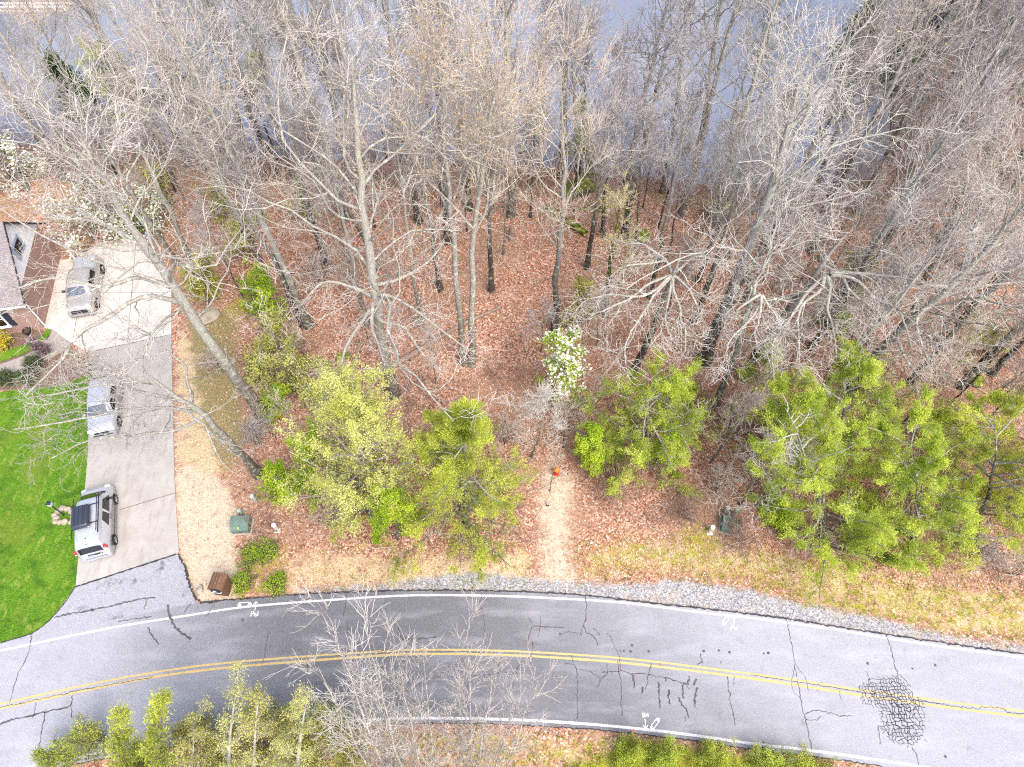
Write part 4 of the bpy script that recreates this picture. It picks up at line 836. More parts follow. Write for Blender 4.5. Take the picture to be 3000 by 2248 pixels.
LF('evergreen_tree', 213, (2100, 1140), (2150, 880), 3.8, 'layers', E, 'dark green pine near the right edge', 'evergreen tree', n_leaf=60750, size=.075)
LF('evergreen_tree', 214, (2230, 1110), (2290, 850), 3.6, 'layers', E, 'outermost dark pine cut by the right edge', 'evergreen tree', n_leaf=54000, size=.075)
LF('leafing_shrub', 215, (1690, 1140), (1680, 1080), 1.3, 'dome', BR, 'fresh green bush right of the utility boxes', 'shrub', n_leaf=8500, size=.10)
LF('leafing_shrub', 216, (1880, 1205), (1880, 1130), 1.8, 'dome', PN, 'low evergreen bush on the verge between two pines', 'shrub', n_leaf=11900, size=.10)
LF('leafing_tree', 217, (1905, 905), (1880, 820), 2.4, 'dome', LM, 'sparse pale yellow leafing tree beyond the pines', 'leafing tree', n_leaf=5000, size=.11, sparse=.5)
LF('flowering_dogwood', 218, (1213, 862), (1222, 748), 2.2, 'dome', ('bark_grey', 'bark_grey', 'leaf_bright'), 'white flowering dogwood in the middle of the wood', 'flowering tree', n_leaf=9000, size=.10, petals=('petal_white', .9, .17, .42))
LF('flowering_dogwood', 219, (205, 520), (185, 405), 3.1, 'layers', ('bark_grey', 'bark_pale', 'leaf_lime'), 'large white blossom tree behind the parking court', 'flowering tree', n_leaf=3500, size=.11, petals=('petal_white', .95, .20, .1))
LF('flowering_dogwood', 220, (310, 505), (300, 420), 2.2, 'layers', ('bark_grey', 'bark_pale', 'leaf_lime'), 'smaller white blossom tree right of the large one', 'flowering tree', n_leaf=2500, size=.11, petals=('petal_white', .6, .18, .1))
LF('flowering_dogwood', 221, (30, 400), (5, 310), 2.6, 'layers', ('bark_grey', 'bark_pale', 'leaf_lime'), 'white blossom tree at the left edge behind the house', 'flowering tree', n_leaf=2500, size=.11, petals=('petal_white', .8, .2, .1))
LF('flowering_dogwood', 222, (452, 660), (440, 560), 1.8, 'dome', OL, 'yellow-green tree with a few white flowers beside the court', 'flowering tree', n_leaf=9000, size=.12, petals=('petal_white', .10, .15, .6))
for i, (bx, by, tx, ty, rd, mt, lb, nl) in enumerate([
    (565, 665, 560, 600, 1.7, BR, 'light green bush right of the white specked tree', 4000), (600, 765, 590, 700, 1.7, LM, 'light green bush at the left edge of the leaf floor', 4000),
    (640, 840, 625, 770, 1.5, LM, 'pale green bush above the roadside thicket', 3000), (345, 440, 330, 370, 1.9, OL, 'olive bush beyond the top of the court', 4500),
    (1260, 340, 1252, 230, 1.6, LM, 'pale green young tree near the lake edge', 3500), (1268, 385, 1262, 300, 1.3, BR, 'bright green young tree by the straight dark lake tree', 3500),
    (870, 320, 868, 270, 1.2, OL, 'olive bush near the lake left of centre', 3000), (560, 210, 545, 130, 2.0, OL, 'olive leafing tree at the lake edge upper left', 5000),
    (1815, 720, 1808, 685, 1.1, PN, 'small green bush beside the mossy stones', 3000), (1560, 480, 1558, 445, 1.3, OL, 'small olive bush among the thin trunks', 2200),
    (1245, 700, 1260, 620, 1.6, OL, 'sparse olive bush left of the mossy tree', 2500), (2110, 790, 2130, 700, 1.9, LM, 'light green leafing tree near the right edge', 4000),
    (300, 285, 215, 130, 3.4, LM, 'pale yellow-green tree over the lake at upper left', 7000), (1150, 300, 1150, 240, 1.5, LM, 'faint green young tree at the water left of the dark lake tree', 2500),
    (295, 500, 290, 455, 1.0, BR, 'bright green bush behind the large blossom tree', 2200),
    (530, 560, 520, 490, 2.0, LM, 'pale green bush above the white specked tree', 3500), (610, 700, 575, 640, 1.5, BR, 'bright green bush left of the darker thin trunk', 3000), (570, 830, 560, 780, 1.6, LM, 'pale green bush left of the twiggy thicket', 3500), (475, 480, 470, 400, 1.8, OL, 'olive bush between court and wood', 3500),
    (690, 870, 700, 810, 1.7, LM, 'pale green bush right above the pale leafing tree', 4000), (1470, 880, 1480, 830, 1.2, PN, 'small green pine bush at the foot of the star limbed tree', 4000), (610, 1080, 600, 1020, 1.3, BR, 'fresh green bush near the left utility boxes', 4500), (2050, 1000, 2040, 900, 1.8, LM, 'pale bush between the two right-hand pines', 4500), (660, 480, 650, 410, 1.6, OL, 'olive bush beyond the tall pale tree', 2500), (1830, 640, 1850, 560, 1.8, OL, 'olive twiggy bush high on the right leaf floor', 2000)]):
    LF('leafing_shrub', 240 + i, (bx, by), (tx, ty), rd, 'dome', mt, lb, 'shrub', n_leaf=nl, size=.13, sparse=.5)
# dark evergreens across the water at upper left
for i, (x, y, h, rd, lb) in enumerate([(-78, 92, 18, 5.5, 'dark conifer across the water, leftmost'), (-66, 88, 17, 5.0, 'dark conifer across the water behind the boathouse'), (-55, 86, 16, 5.0, 'dark conifer across the water right of the boathouse'), (-42, 90, 19, 5.0, 'dark conifer across the water above the blossom trees'), (-31, 92, 20, 5.0, 'dark conifer across the water, rightmost of the upper left group'), (34, 66, 7, 2.2, 'dark conifer among the twigs at upper right'), (54, 60, 8, 2.4, 'dark conifer in the right-hand slope'), (42, 70, 8, 2.6, 'dark conifer by the upper edge right of centre')]):
    leafy('evergreen_tree', 270 + i, (0, 0), h, rd, 'cone', DP, lb, 'evergreen tree', n_leaf=12000, size=.34, offground=Vector((x, y, float(gz(x, y)) if x > 30 else -2.3)))
for i, (tx, ty, h, rd, lb) in enumerate([(95, 95, 6.0, 2.2, 'added dark evergreen in place of a lake reflection, leftmost of three'), (205, 70, 7.0, 2.4, 'added dark evergreen in place of a lake reflection, middle of three'), (335, 85, 6.5, 2.0, 'added dark evergreen in place of a lake reflection, rightmost of three'), (1985, 40, 6, 2.0, 'dark evergreen among the twigs at the upper right edge')]):
    q = AZ(tx * K2, ty * K2, h - 1.5); leafy('evergreen_tree', 360 + i, (0, 0), h, rd, 'cone', DP, lb, 'evergreen tree', n_leaf=9000, size=.22, offground=Vector((q.x, q.y, float(gz(q.x, q.y)))))  # the left three are added, standing in for dark reflections on the water
# near verge, lower edge
LF('evergreen_tree', 281, (290, 1800), (262, 1535), 1.3, 'cone', E, 'young cedar at the lower left, left tip', 'evergreen tree', n_leaf=9000, size=.10)
LF('evergreen_tree', 282, (380, 1790), (348, 1500), 1.3, 'cone', E, 'young cedar at the lower left, right tip', 'evergreen tree', n_leaf=9000, size=.10)
for i, (bx, by, tx, ty, rd, lb) in enumerate([(520, 1800, 512, 1468, 1.2, 'tall sprig of the yellow-green roadside bushes, left one'), (575, 1790, 558, 1500, 1.3, 'yellow-green roadside bush in the middle of the row'), (660, 1790, 662, 1500, 1.4, 'yellow-green roadside bush next to the pale clump'), (440, 1800, 420, 1560, 1.5, 'yellow-green roadside bush beside the young cedar'), (610, 1800, 600, 1600, 1.8, 'low wide yellow-green bush at the bottom edge')]):
    LF('leafing_shrub', 290 + i, (bx, by), (tx, ty), rd, 'dome', ('bark_grey', 'bark_pale', 'leaf_olive' if i % 2 else 'leaf_lime'), lb, 'shrub', n_leaf=5200, size=.065)
def TOP(name, seed, tx, ty, h, rd, mats, lb, n, size=.07, kind='dome'):
    q = AZ(tx * K2, ty * K2, h); return leafy(name, seed, (0, 0), h, rd, kind, mats, lb, 'shrub', n_leaf=n, size=size, offground=Vector((q.x, q.y, -.03)), dense=1.3)
for i, (tx, ty, h, rd, m_, lb) in enumerate([(100, 1635, 2.2, 1.1, 'leaf_pine', 'lowest dark bush at the left end of the lower row'), (175, 1590, 2.8, 1.2, 'leaf_cedar', 'dark green bush left of the young cedars'), (400, 1575, 3.0, 1.2, 'leaf_olive', 'olive bush right of the young cedars'), (470, 1600, 2.6, 1.3, 'leaf_olive', 'low olive bush under the tallest sprig'), (540, 1545, 3.6, 1.2, 'leaf_lime', 'yellow-green bush behind the tallest sprig'), (610, 1560, 3.4, 1.3, 'leaf_olive', 'yellow-green bush next to the pale stems'), (690, 1550, 3.4, 1.2, 'leaf_lime', 'light yellow-green bush touching the pale stems'),
    (740, 1620, 2.6, 1.3, 'leaf_olive', 'olive bush at the foot of the pale stems'), (300, 1630, 2.4, 1.3, 'leaf_cedar', 'dark bush between the young cedars and the bottom edge'), (560, 1640, 2.2, 1.5, 'leaf_olive', 'broad olive bush cut by the bottom edge'), (450, 1650, 2.0, 1.3, 'leaf_lime', 'pale bush cut by the bottom edge left of the olive bush'), (650, 1645, 2.2, 1.4, 'leaf_lime', 'pale bush cut by the bottom edge right of the olive bush')]):
    TOP('roadside_shrub', 340 + i, tx, ty, h, rd, ('bark_grey', 'bark_pale', m_), lb, 4500)
for i, (bx, by, rd, h, lb) in enumerate([(1360, 1640, 1.0, .5, 'low juniper at the left end of the near verge patch'), (1430, 1650, 1.5, .6, 'dark low juniper left of the survey mark'), (1540, 1662, 1.6, .55, 'low juniper below the survey mark'), (1650, 1672, 1.6, .5, 'low juniper cut by the bottom edge'), (1760, 1690, 1.4, .5, 'right-hand low juniper at the bottom edge')]):
    leafy('juniper', 300 + i, (bx, by), h, rd, 'dome', ('bark_dark', 'bark_dark', 'leaf_pine' if i % 2 else 'leaf_cedar'), lb, 'shrub', n_leaf=14000, size=.055)
for i, (bx, by, rd, h, mt, lb) in enumerate([(548, 1205, .8, .5, BR, 'green plant in the patch beside the mailbox, upper left'), (585, 1195, .8, .5, BR, 'green plant in the patch beside the mailbox, upper right'), (530, 1262, .7, .4, BR, 'green plant nearest the brick mailbox'), (600, 1262, .6, .4, BR, 'green plant at the road end of the patch'), (1645, 885, .0, 0, BR, '')]):
    if rd: leafy('ground_plant', 310 + i, (bx, by), h, rd, 'dome', mt, lb, 'plant', n_leaf=2200, size=.08)
def shrub(name, seed, x, y, h, rd, mat, lb, cat='shrub', pet=None, n=2500):
    return leafy(name, seed, (x / K2, y / K2), h, rd, 'dome', ('bark_grey', 'bark_grey', mat), lb, cat, n_leaf=n, size=.08, petals=pet)
shrub('forsythia', 321, 24, 1014, .8, .5, 'petal_gold', 'round golden yellow shrub by the brick wall')
shrub('forsythia', 322, -4, 996, .8, .45, 'petal_gold', 'golden yellow shrub cut by the left edge')
shrub('redbud', 323, 136, 1042, 1.4, .7, 'petal_pink', 'small pink blossoming shrub by the front walk', n=500)
shrub('garden_shrub', 324, 110, 1078, .7, .6, 'leaf_deep', 'dark green shrub below the pink shrub', n=2000)
shrub('garden_shrub', 325, 82, 1118, .7, .55, 'leaf_deep', 'right one of two dark green shrubs above the lawn', n=2000)
shrub('garden_shrub', 326, 30, 1120, .7, .6, 'leaf_deep', 'left one of two dark green shrubs above the lawn', n=2000)
shrub('garden_shrub', 327, 100, 860, 1.3, .8, 'leaf_deep', 'dark green shrub against the gable wall', n=3500)

# ------------------------------------------------------------------ vehicles
def paint(name, col, rough=.3, metal=0.0, coat=.6):
    b = NB(name); n = b.noise(2.0, 4); c = b.mix(b.mr(n, .3, .7), tuple(v * .93 for v in col), col); M[name] = b.bsdf(c, rough, .5, metal, coat=coat)
paint('car_silver', (.60, .63, .69), .25, .4); paint('car_white', (.52, .54, .58), .25, .35); paint('car_beige', (.46, .44, .42), .28, .35)
paint('glass', (.012, .014, .018), .06); paint('glass_pale', (.10, .125, .165), .06, .0); paint('black_trim', (.02, .021, .024), .45, 0, .1); paint('box_black', (.035, .042, .065), .38, 0, .3)
paint('tyre', (.015, .015, .016), .85, 0, 0); paint('rim', (.45, .45, .47), .35, .8); paint('lamp_red', (.60, .02, .03), .2); paint('lamp_clear', (.7, .7, .72), .12); paint('bumper_grey', (.33, .36, .42), .5); paint('plate', (.25, .33, .6), .4); paint('orange_lamp', (.7, .25, .05), .2)
def car(name, label, cat, loc, f, prof, Wd, zs, belt, wheels, rw, paintm, glass, n=5.5, tumble=.15):
    yaw = math.atan2(-f[0], f[1]); root = thing(name, label, cat, loc, yaw)
    PY = np.array([p[0] for p in prof]); PZ = np.array([p[1] for p in prof]); y0, y1 = PY[0], PY[-1]; hl = (y1 - y0) / 2; mid = (y0 + y1) / 2
    wy = lambda y: Wd * (1 - .13 * abs((y - mid) / hl) ** 5)
    tb = lambda z: 1 - tumble * max(0, (z - belt)) / .75
    # dense stations along the side profile
    s = np.r_[0, np.cumsum(np.hypot(np.diff(PY), np.diff(PZ)))]; t = np.linspace(0, s[-1], 70); SY = np.interp(t, s, PY); SZ = np.interp(t, s, PZ)
    for _ in range(2): SY[1:-1] = (SY[:-2] + 2 * SY[1:-1] + SY[2:]) / 4; SZ[1:-1] = (SZ[:-2] + 2 * SZ[1:-1] + SZ[2:]) / 4
    def P(y, zt, th):                 # th 0 side bottom .. 1 roof centre .. 2 other side
        a = th * math.pi / 2; c, q = math.cos(a), math.sin(a); z = zs + max(.02, zt - zs) * abs(q) ** (2 / n); x = wy(y) * math.copysign(abs(c) ** (2 / n), c) * tb(z); return (x, y, z)
    ths = np.r_[0, np.linspace(.12, .88, 11), 1, 2 - np.linspace(.88, .12, 11), 2]; V = [P(y, z, th) for y, z in zip(SY, SZ) for th in ths]; m = len(ths)
    F = [[i * m + j, i * m + j + 1, (i + 1) * m + j + 1, (i + 1) * m + j] for i in range(69) for j in range(m - 1)] + [[i * m + m - 1, i * m, (i + 1) * m, (i + 1) * m + m - 1] for i in range(69)]
    b = MB(); b.add(np.array(V), F); b.add(np.array(V[:m]), [list(range(m))]); b.add(np.array(V[-m:]), [list(range(m))[::-1]]); body = b.build('body', M[paintm], root, True)
    def zt(y): return float(np.interp(y, SY, SZ))
    def hw(y, z):
        h = max(.05, zt(y) - zs); u = min(.999, max(0, (z - zs) / h)); return wy(y) * (1 - u ** n) ** (1 / n) * tb(z)
    def side(nm, cs, sx, mat, off=.012, par=root):
        b = MB(); V = []; k = 6
        for i in range(k + 1):
            for j in range(k + 1):
                u, v = i / k, j / k; y = (cs[0][0] * (1 - u) + cs[1][0] * u) * (1 - v) + (cs[3][0] * (1 - u) + cs[2][0] * u) * v; z = (cs[0][1] * (1 - u) + cs[1][1] * u) * (1 - v) + (cs[3][1] * (1 - u) + cs[2][1] * u) * v
                V.append((sx * (hw(y, z) + off), y, z))
        b.add(np.array(V), [[i * (k + 1) + j, i * (k + 1) + j + 1, (i + 1) * (k + 1) + j + 1, (i + 1) * (k + 1) + j] for i in range(k) for j in range(k)]); return b.build(nm, M[mat], par, True)
    def top(nm, ta, tbb, xa, xb, mat, off=.012, par=root, shrink=0.0):   # ta..tbb arc length along the profile (y at profile)
        ia = np.linspace(ta, tbb, 9); V = []
        for q in ia:
            y = float(np.interp(q, t, SY)); z0 = float(np.interp(q, t, SZ)); y2 = float(np.interp(q + .03, t, SY)); z2 = float(np.interp(q + .03, t, SZ)); L = math.hypot(y2 - y, z2 - z0) + 1e-9; ny, nz = -(z2 - z0) / L, (y2 - y) / L
            for j in range(11):
                x = xa + (xb - xa) * j / 10; k = min(.999, abs(x) / (wy(y) * tb(z0))); z = zs + (z0 - zs) * (1 - k ** n) ** (1 / n); V.append((x, y + ny * off, z + nz * off))
        b = MB(); b.add(np.array(V), [[i * 11 + j, i * 11 + j + 1, (i + 1) * 11 + j + 1, (i + 1) * 11 + j] for i in range(8) for j in range(10)]); return b.build(nm, M[mat], par, True)
    for wyy in wheels:
        for sx in (-1, 1):
            x = sx * (Wd - .10); c = (x, wyy, rw)
            w = MB(); w.lathe(c, [(rw * .62, -.11), (rw * .93, -.115), (rw, -.08), (rw, .08), (rw * .93, .115), (rw * .62, .11)], 24, (0, math.pi / 2, 0)); wo = w.build('wheel', M['tyre'], root, True)
            h = MB(); h.lathe((x + sx * .10, wyy, rw), [(rw * .62, -.02), (rw * .64, .02), (rw * .56, .025)], 20, (0, math.pi / 2, 0)); 
            for k in range(5):
                a = k * 2 * math.pi / 5; h.box((x + sx * .128, wyy + math.cos(a) * rw * .3, rw + math.sin(a) * rw * .3), (.02, rw * .62, .06), .006, (a, 0, 0), mi=1)
            h.build('rim', [M['black_trim'], M['rim']], wo)
            arch = MB(); V = []
            for k in range(13):
                a = math.pi * k / 12
                for r in (rw * .85, rw * 1.16): y = wyy + r * math.cos(a); z = rw + r * math.sin(a) * .96; V.append((sx * (hw(y, max(zs + .01, z)) + .006), y, z))
            arch.add(np.array(V), [[2 * k, 2 * k + 1, 2 * k + 3, 2 * k + 2] for k in range(12)]); arch.build('wheel_arch', M['black_trim'], root)
    def arc(y, after=0.0):            # arc length where the profile reaches y (rear to front)
        k = np.where((SY >= y) & (t >= after))[0][0]; return float(t[k])
    return root, side, top, arc, zt, t, SY, SZ
wf, wr = Vector((-24.0, 17.82)), Vector((-23.24, 15.26)); f = (wf - wr).normalized(); right = Vector((f.y, -f.x)); cen = (wf + wr) / 2 - right * .86
van, side, top, arc, zt, t, SY, SZ = car('parked_van', 'silver compact van with black rooftop cargo box parked lowest on the driveway', 'van', (cen.x, cen.y, .05), f,
    [(-2.22, .32), (-2.25, .62), (-2.17, 1.02), (-1.98, 1.78), (-1.80, 1.86), (-.2, 1.88), (.75, 1.83), (.98, 1.74), (1.62, 1.16), (2.0, 1.02), (2.2, .82), (2.27, .55), (2.24, .32)], .92, .24, 1.05, (-1.33, 1.33), .33, 'car_silver', 'glass')
top('rear_window', .78, 1.27, -.62, .62, 'glass'); top('windshield', arc(1.02), arc(1.56), -.72, .72, 'glass'); top('licence_plate', .47, .56, -.25, .03, 'plate', .02); top('rear_trim', .49, .62, -.30, .48, 'black_trim'); top('bumper_step', .16, .26, -.6, .6, 'bumper_grey', .02)
bd = MB(); q = .555; y = float(np.interp(q, t, SY)); z = float(np.interp(q, t, SZ)); bd.lathe((.40, y - .03, z), [(.045, -.01), (.045, .01)], 14, (math.pi / 2, 0, 0)); bd.build('badge', M['lamp_clear'], van)
top('brake_light', 1.50, 1.54, -.13, .08, 'lamp_red', .015)
for sx in (-1, 1):
    side('front_window', [(.15, 1.10), (1.30, 1.12), (.80, 1.60), (.20, 1.62)], sx, 'glass'); side('side_window', [(-.75, 1.12), (.02, 1.10), (.02, 1.60), (-.55, 1.62)], sx, 'glass')
    lp = MB(); lp.box((sx * .80, -2.05, 1.25), (.15, .20, .42), .05, (.22, 0, 0)); lo = lp.build('tail_light', M['lamp_red'], van, True)
    lp = MB(); lp.box((sx * .80, -2.12, 1.17), (.09, .10, .10), .02, (.22, 0, 0)); lp.build('lens', M['lamp_clear'], lo, True)
    hb = MB(); hb.box((sx * .66, 2.05, .86), (.30, .26, .20), .06, (-.4, 0, sx * -.3)); hb.build('headlight', M['lamp_clear'], van, True)
    mb = MB(); mb.box((sx * 1.00, 1.02, 1.16), (.20, .12, .16), .04); mb.build('mirror', M['black_trim'], van, True)
    hd = MB(); hd.box((sx * .938, .05, .96), (.03, .16, .04), .01); hd.box((sx * .938, -.16, .94), (.03, .16, .04), .01); hd.build('door_handle', M['black_trim'], van, True)
    tr = MB(); tr.box((sx * .94, 0, .45), (.02, 1.9, .07), .005); tr.build('side_moulding', M['black_trim'], van)
rk = MB(); rk.tube([(.70, -1.45, 1.97), (.70, 1.05, 1.97)], .030, 8); rk.tube([(-.70, -1.45, 1.97), (-.70, 1.05, 1.97)], .030, 8); rk.tube([(.60, -1.30, 1.99), (.60, .95, 1.99)], .022, 6)
for yy in (-.75, .42): rk.box((0, yy, 1.965), (1.44, .06, .04), .01)
rk.build('roof_rack', M['black_trim'], van, True)
bx = MB(); bx.box((-.18, -.32, 2.16), (1.02, 1.50, .32), .12, taper=.88, seg=3); cb = bx.build('cargo_box', M['box_black'], van, True)
rb = MB()
for xx in (-.42, -.22, 0, .10): rb.box((xx, -.32, 2.318), (.05, 1.2, .015), .005)
rb.build('rib', M['black_trim'], cb); sp_ = MB(); sp_.box((.12, -1.02, 2.10), (.34, .02, .05)); sp_.build('sticker', M['lamp_clear'], cb)
ant = MB(); ant.lathe((0, -1.62, 1.875), [(.03, 0), (.03, .03), (.01, .05)], 10); ant.build('antenna', M['black_trim'], van)
# middle car, nose towards the road
wr, wf = Vector((-26.05, 25.77)), Vector((-25.41, 23.26)); f = (wf - wr).normalized(); left = Vector((-f.y, f.x)); cen = (wf + wr) / 2 - left * .85
suv, side, top, arc, zt, t, SY, SZ = car('parked_car', 'pale silver hatchback car under branches in the middle of the driveway', 'car', (cen.x, cen.y, .05), f,
    [(-2.15, .35), (-2.2, .70), (-2.1, 1.05), (-1.62, 1.50), (-1.2, 1.58), (.1, 1.57), (.4, 1.50), (1.1, 1.08), (1.8, .96), (2.12, .80), (2.2, .52), (2.17, .35)], .90, .24, .98, (-1.30, 1.30), .34, 'car_white', 'glass')
top('windshield', arc(.42), arc(1.06), -.70, .70, 'glass_pale'); top('rear_window', .85, 1.30, -.58, .58, 'glass'); top('grille', float(t[-1]) - .42, float(t[-1]) - .28, -.45, .45, 'black_trim'); top('lower_grille', float(t[-1]) - .2, float(t[-1]) - .08, -.6, .6, 'black_trim')
for sx in (-1, 1):
    side('front_window', [(.0, 1.02), (.95, 1.03), (.40, 1.40), (.0, 1.42)], sx, 'glass'); side('rear_side_window', [(-1.25, 1.04), (-.08, 1.02), (-.08, 1.42), (-1.0, 1.42)], sx, 'glass')
    for nm, mt, yy, zz, a in (('tail_light', 'lamp_red', -1.98, 1.05, .3), ('headlight', 'lamp_clear', 1.98, .80, -.4)):
        b_ = MB(); b_.box((sx * .68, yy, zz), (.28, .22, .16), .05, (a, 0, 0)); b_.build(nm, M[mt], suv, True)
    b_ = MB(); b_.box((sx * .98, .75, 1.05), (.18, .11, .13), .04); b_.build('mirror', M['car_white'], suv, True)
# pickup by the house
fw = Vector((-29.98, 33.1)); f = Vector((.20, -.98)).normalized(); left = Vector((-f.y, f.x)); cen = fw - left * .92 - f * 1.65
trk, side, top, arc, zt, t, SY, SZ = car('pickup_truck', 'pale beige pickup truck parked by the gable wall of the brick house', 'pickup truck', (cen.x, cen.y, .05), f,
    [(-2.65, .45), (-2.7, .80), (-2.66, 1.22), (-1.05, 1.24), (-.95, 1.62), (-.72, 1.78), (.5, 1.80), (.78, 1.70), (1.40, 1.22), (2.25, 1.12), (2.5, .95), (2.58, .60), (2.54, .40)], .95, .32, 1.15, (-1.75, 1.62), .38, 'car_beige', 'glass')
top('windshield', arc(.82), arc(1.36), -.74, .74, 'glass_pale'); top('grille', float(t[-1]) - .50, float(t[-1]) - .22, -.55, .55, 'black_trim')
top('bed_cover', .95, 2.3, -.72, .72, 'car_white', .02); top('bumper', float(t[-1]) - .16, float(t[-1]) - .03, -.8, .8, 'bumper_grey', .03)
for sx in (-1, 1):
    side('door_window', [(-.75, 1.22), (.95, 1.22), (.55, 1.62), (-.62, 1.62)], sx, 'glass')
    b_ = MB(); b_.box((sx * .74, 2.36, .92), (.26, .2, .17), .04, (-.3, 0, 0)); b_.build('headlight', M['lamp_clear'], trk, True)
    b_ = MB(); b_.box((sx * .86, 2.32, .92), (.10, .2, .13), .03, (-.3, 0, 0)); b_.build('indicator', M['orange_lamp'], trk, True)
    b_ = MB(); b_.box((sx * 1.06, .85, 1.25), (.22, .12, .2), .04); b_.build('mirror', M['black_trim'], trk, True)

# ------------------------------------------------------------------ brick house at the left edge
def wallco(b):
    q = b.n('SeparateXYZ', {0: b.co()}).outputs; return b.n('CombineXYZ', {0: b.ma('ADD', q[0], q[1]), 1: q[2]}).outputs[0]
b = NB('brick'); bt = b.n('TexBrick', {'Vector': wallco(b), 'Color1': (.30, .16, .13, 1), 'Color2': (.40, .24, .20, 1), 'Mortar': (.46, .40, .37, 1), 'Scale': 4.5, 'Mortar Size': .018, 'Brick Width': .5, 'Row Height': .25}); M['brick'] = b.bsdf(bt.outputs[0], .9, .2)
b = NB('brick_side'); bt = b.n('TexBrick', {'Vector': wallco(b), 'Color1': (.30, .16, .13, 1), 'Color2': (.40, .24, .20, 1), 'Mortar': (.46, .40, .37, 1), 'Scale': 4.5, 'Mortar Size': .018, 'Brick Width': .5, 'Row Height': .25}); M['brick_side'] = b.bsdf(bt.outputs[0], .9, .2)
b = NB('shingle'); sh = b.n('TexBrick', {'Vector': b.co(), 'Color1': (.22, .20, .205, 1), 'Color2': (.30, .27, .275, 1), 'Mortar': (.13, .10, .11, 1), 'Scale': 3.2, 'Mortar Size': .02}); M['shingle'] = b.bsdf(sh.outputs[0], .9, .2)
M['siding'] = plain('siding', (.84, .84, .88), .6, .3, var=.05); M['white_trim'] = plain('white_trim', (.80, .80, .82), .5, .3, var=.04); M['blue_trim'] = plain('blue_trim', (.34, .42, .55), .6, .3); M['shutter'] = plain('shutter', (.025, .035, .055), .6, .3); M['lead'] = plain('dish_grey', (.62, .66, .72), .5, .4)
yaw = math.atan2(1.05, 5.76); hs = thing('brick_house', 'brick house with white gable and brown shingle roof at the left edge', 'house', (-33.32, 31.22, -.02), yaw)
D_, Hh, Rg = 7.0, 3.3, 6.75
b = MB(); b.prism([(-11, 0, 0), (0, 0, 0), (0, 0, Hh), (-11, 0, Hh)], (0, .2, 0), 0); b.prism([(-11, D_ - .2, 0), (-.2, D_ - .2, 0), (-.2, D_ - .2, Hh), (-11, D_ - .2, Hh)], (0, .2, 0), 0); b.prism([(0, .2, 0), (0, D_, 0), (0, D_, Hh), (0, .2, Hh)], (-.2, 0, 0), 1); b.build('wall', [M['brick'], M['brick_side']], hs)
b = MB(); b.prism([(.02, -.1, Hh), (.02, D_ + .1, Hh), (.02, D_ / 2, Rg - .05)], (-.2, 0, 0)); gb = b.build('gable', M['siding'], hs)
b = MB()
for y0, y1, z0, z1 in ((-.45, D_ / 2, Hh - .35, Rg), (D_ + .45, D_ / 2, Hh - .35, Rg)):
    b.prism([(.35, y0, z0), (.35, y1, z1), (.35, y1, z1 + .16), (.35, y0, z0 + .16)], (-11.5, 0, 0))
rf = b.build('roof', M['shingle'], hs)
b = MB(); b.tube([(.4, -.55, Hh - .32), (-11, -.55, Hh - .32)], .075, 8); b.build('gutter', M['white_trim'], hs, True)
b = MB()
for y0 in (-.45, D_ + .45): b.prism([(.36, y0, Hh - .38), (.36, D_ / 2, Rg - .03), (.36, D_ / 2, Rg + .12), (.36, y0, Hh - .23)], (.035, 0, 0))
b.build('rake_board', M['black_trim'], hs)
b = MB(); b.prism([(.045, 2.7, 4.0), (.045, 4.3, 4.0), (.045, 4.3, 5.1), (.045, 2.7, 5.1)], (.04, 0, 0)); wn_ = b.build('attic_window', M['blue_trim'], hs)
b = MB(); b.prism([(.088, 2.95, 4.2), (.088, 4.05, 4.2), (.088, 4.05, 4.95), (.088, 2.95, 4.95)], (.012, 0, 0)); b.build('pane', M['glass'], wn_)
def front_window(x):
    b = MB(); b.box((x, -.03, 1.55), (1.25, .08, 1.55), .01); w_ = b.build('window', M['white_trim'], hs)
    b = MB(); b.box((x, -.075, 1.92), (1.05, .02, .62)); b.box((x, -.075, 1.20), (1.05, .02, .62)); b.build('pane', M['glass'], w_)
    b = MB(); b.box((x, -.09, .73), (1.45, .16, .08), .01); b.build('sill', M['white_trim'], w_)
    for s_ in (-1, 1): b = MB(); b.box((x + s_ * .88, -.03, 1.55), (.42, .06, 1.6), .01); b.build('shutter', M['shutter'], hs)
front_window(-2.5); front_window(-7)
b = MB(); b.lathe((-1.9, 1.05, 4.85), [(.02, -.10), (.20, -.06), (.33, .02), (.36, .08)], 20, (.9, 0, .3)); b.tube([(-1.9, 1.1, 4.75), (-1.9, 1.2, 4.45)], .03, 6); tg = b.build('satellite_dish', M['lead'], hs, True)
b = MB(); b.tube([(.06, .12, .1), (.06, .12, Hh - .3)], .05, 6); b.build('downpipe', M['white_trim'], hs)
# things along the gable wall
def rootat(name, label, cat, px, py, dz=.0, rz=0.0, group=None):
    g = G(px, py); return thing(name, label, cat, (g.x, g.y, g.z + dz), rz, group)
M['mower_red'] = plain('mower_red', (.55, .03, .025), .35, .5); M['green_bag'] = plain('green_bag', (.35, .55, .12), .6, .3)
t_ = rootat('riding_mower', 'red riding mower parked against the gable wall', 'mower', 122, 862, .05, .2)
b = MB(); b.box((0, .45, .55), (.5, .75, .35), .10); b.box((0, -.35, .42), (.62, .5, .18), .06); b.build('hood', M['mower_red'], t_, True)
b = MB(); b.box((0, -.35, .62), (.42, .35, .12), .05); b.box((0, -.55, .82), (.42, .1, .35), .05); b.build('seat', M['black_trim'], t_, True)
b = MB(); b.tube([(0, .1, .6), (0, -.05, .95)], .02, 6); b.tube([(.17 * math.cos(a), -.06 + .15 * math.sin(a), .96) for a in np.linspace(0, 6.28, 13)], .015, 5); b.build('steering_wheel', M['black_trim'], t_, True)
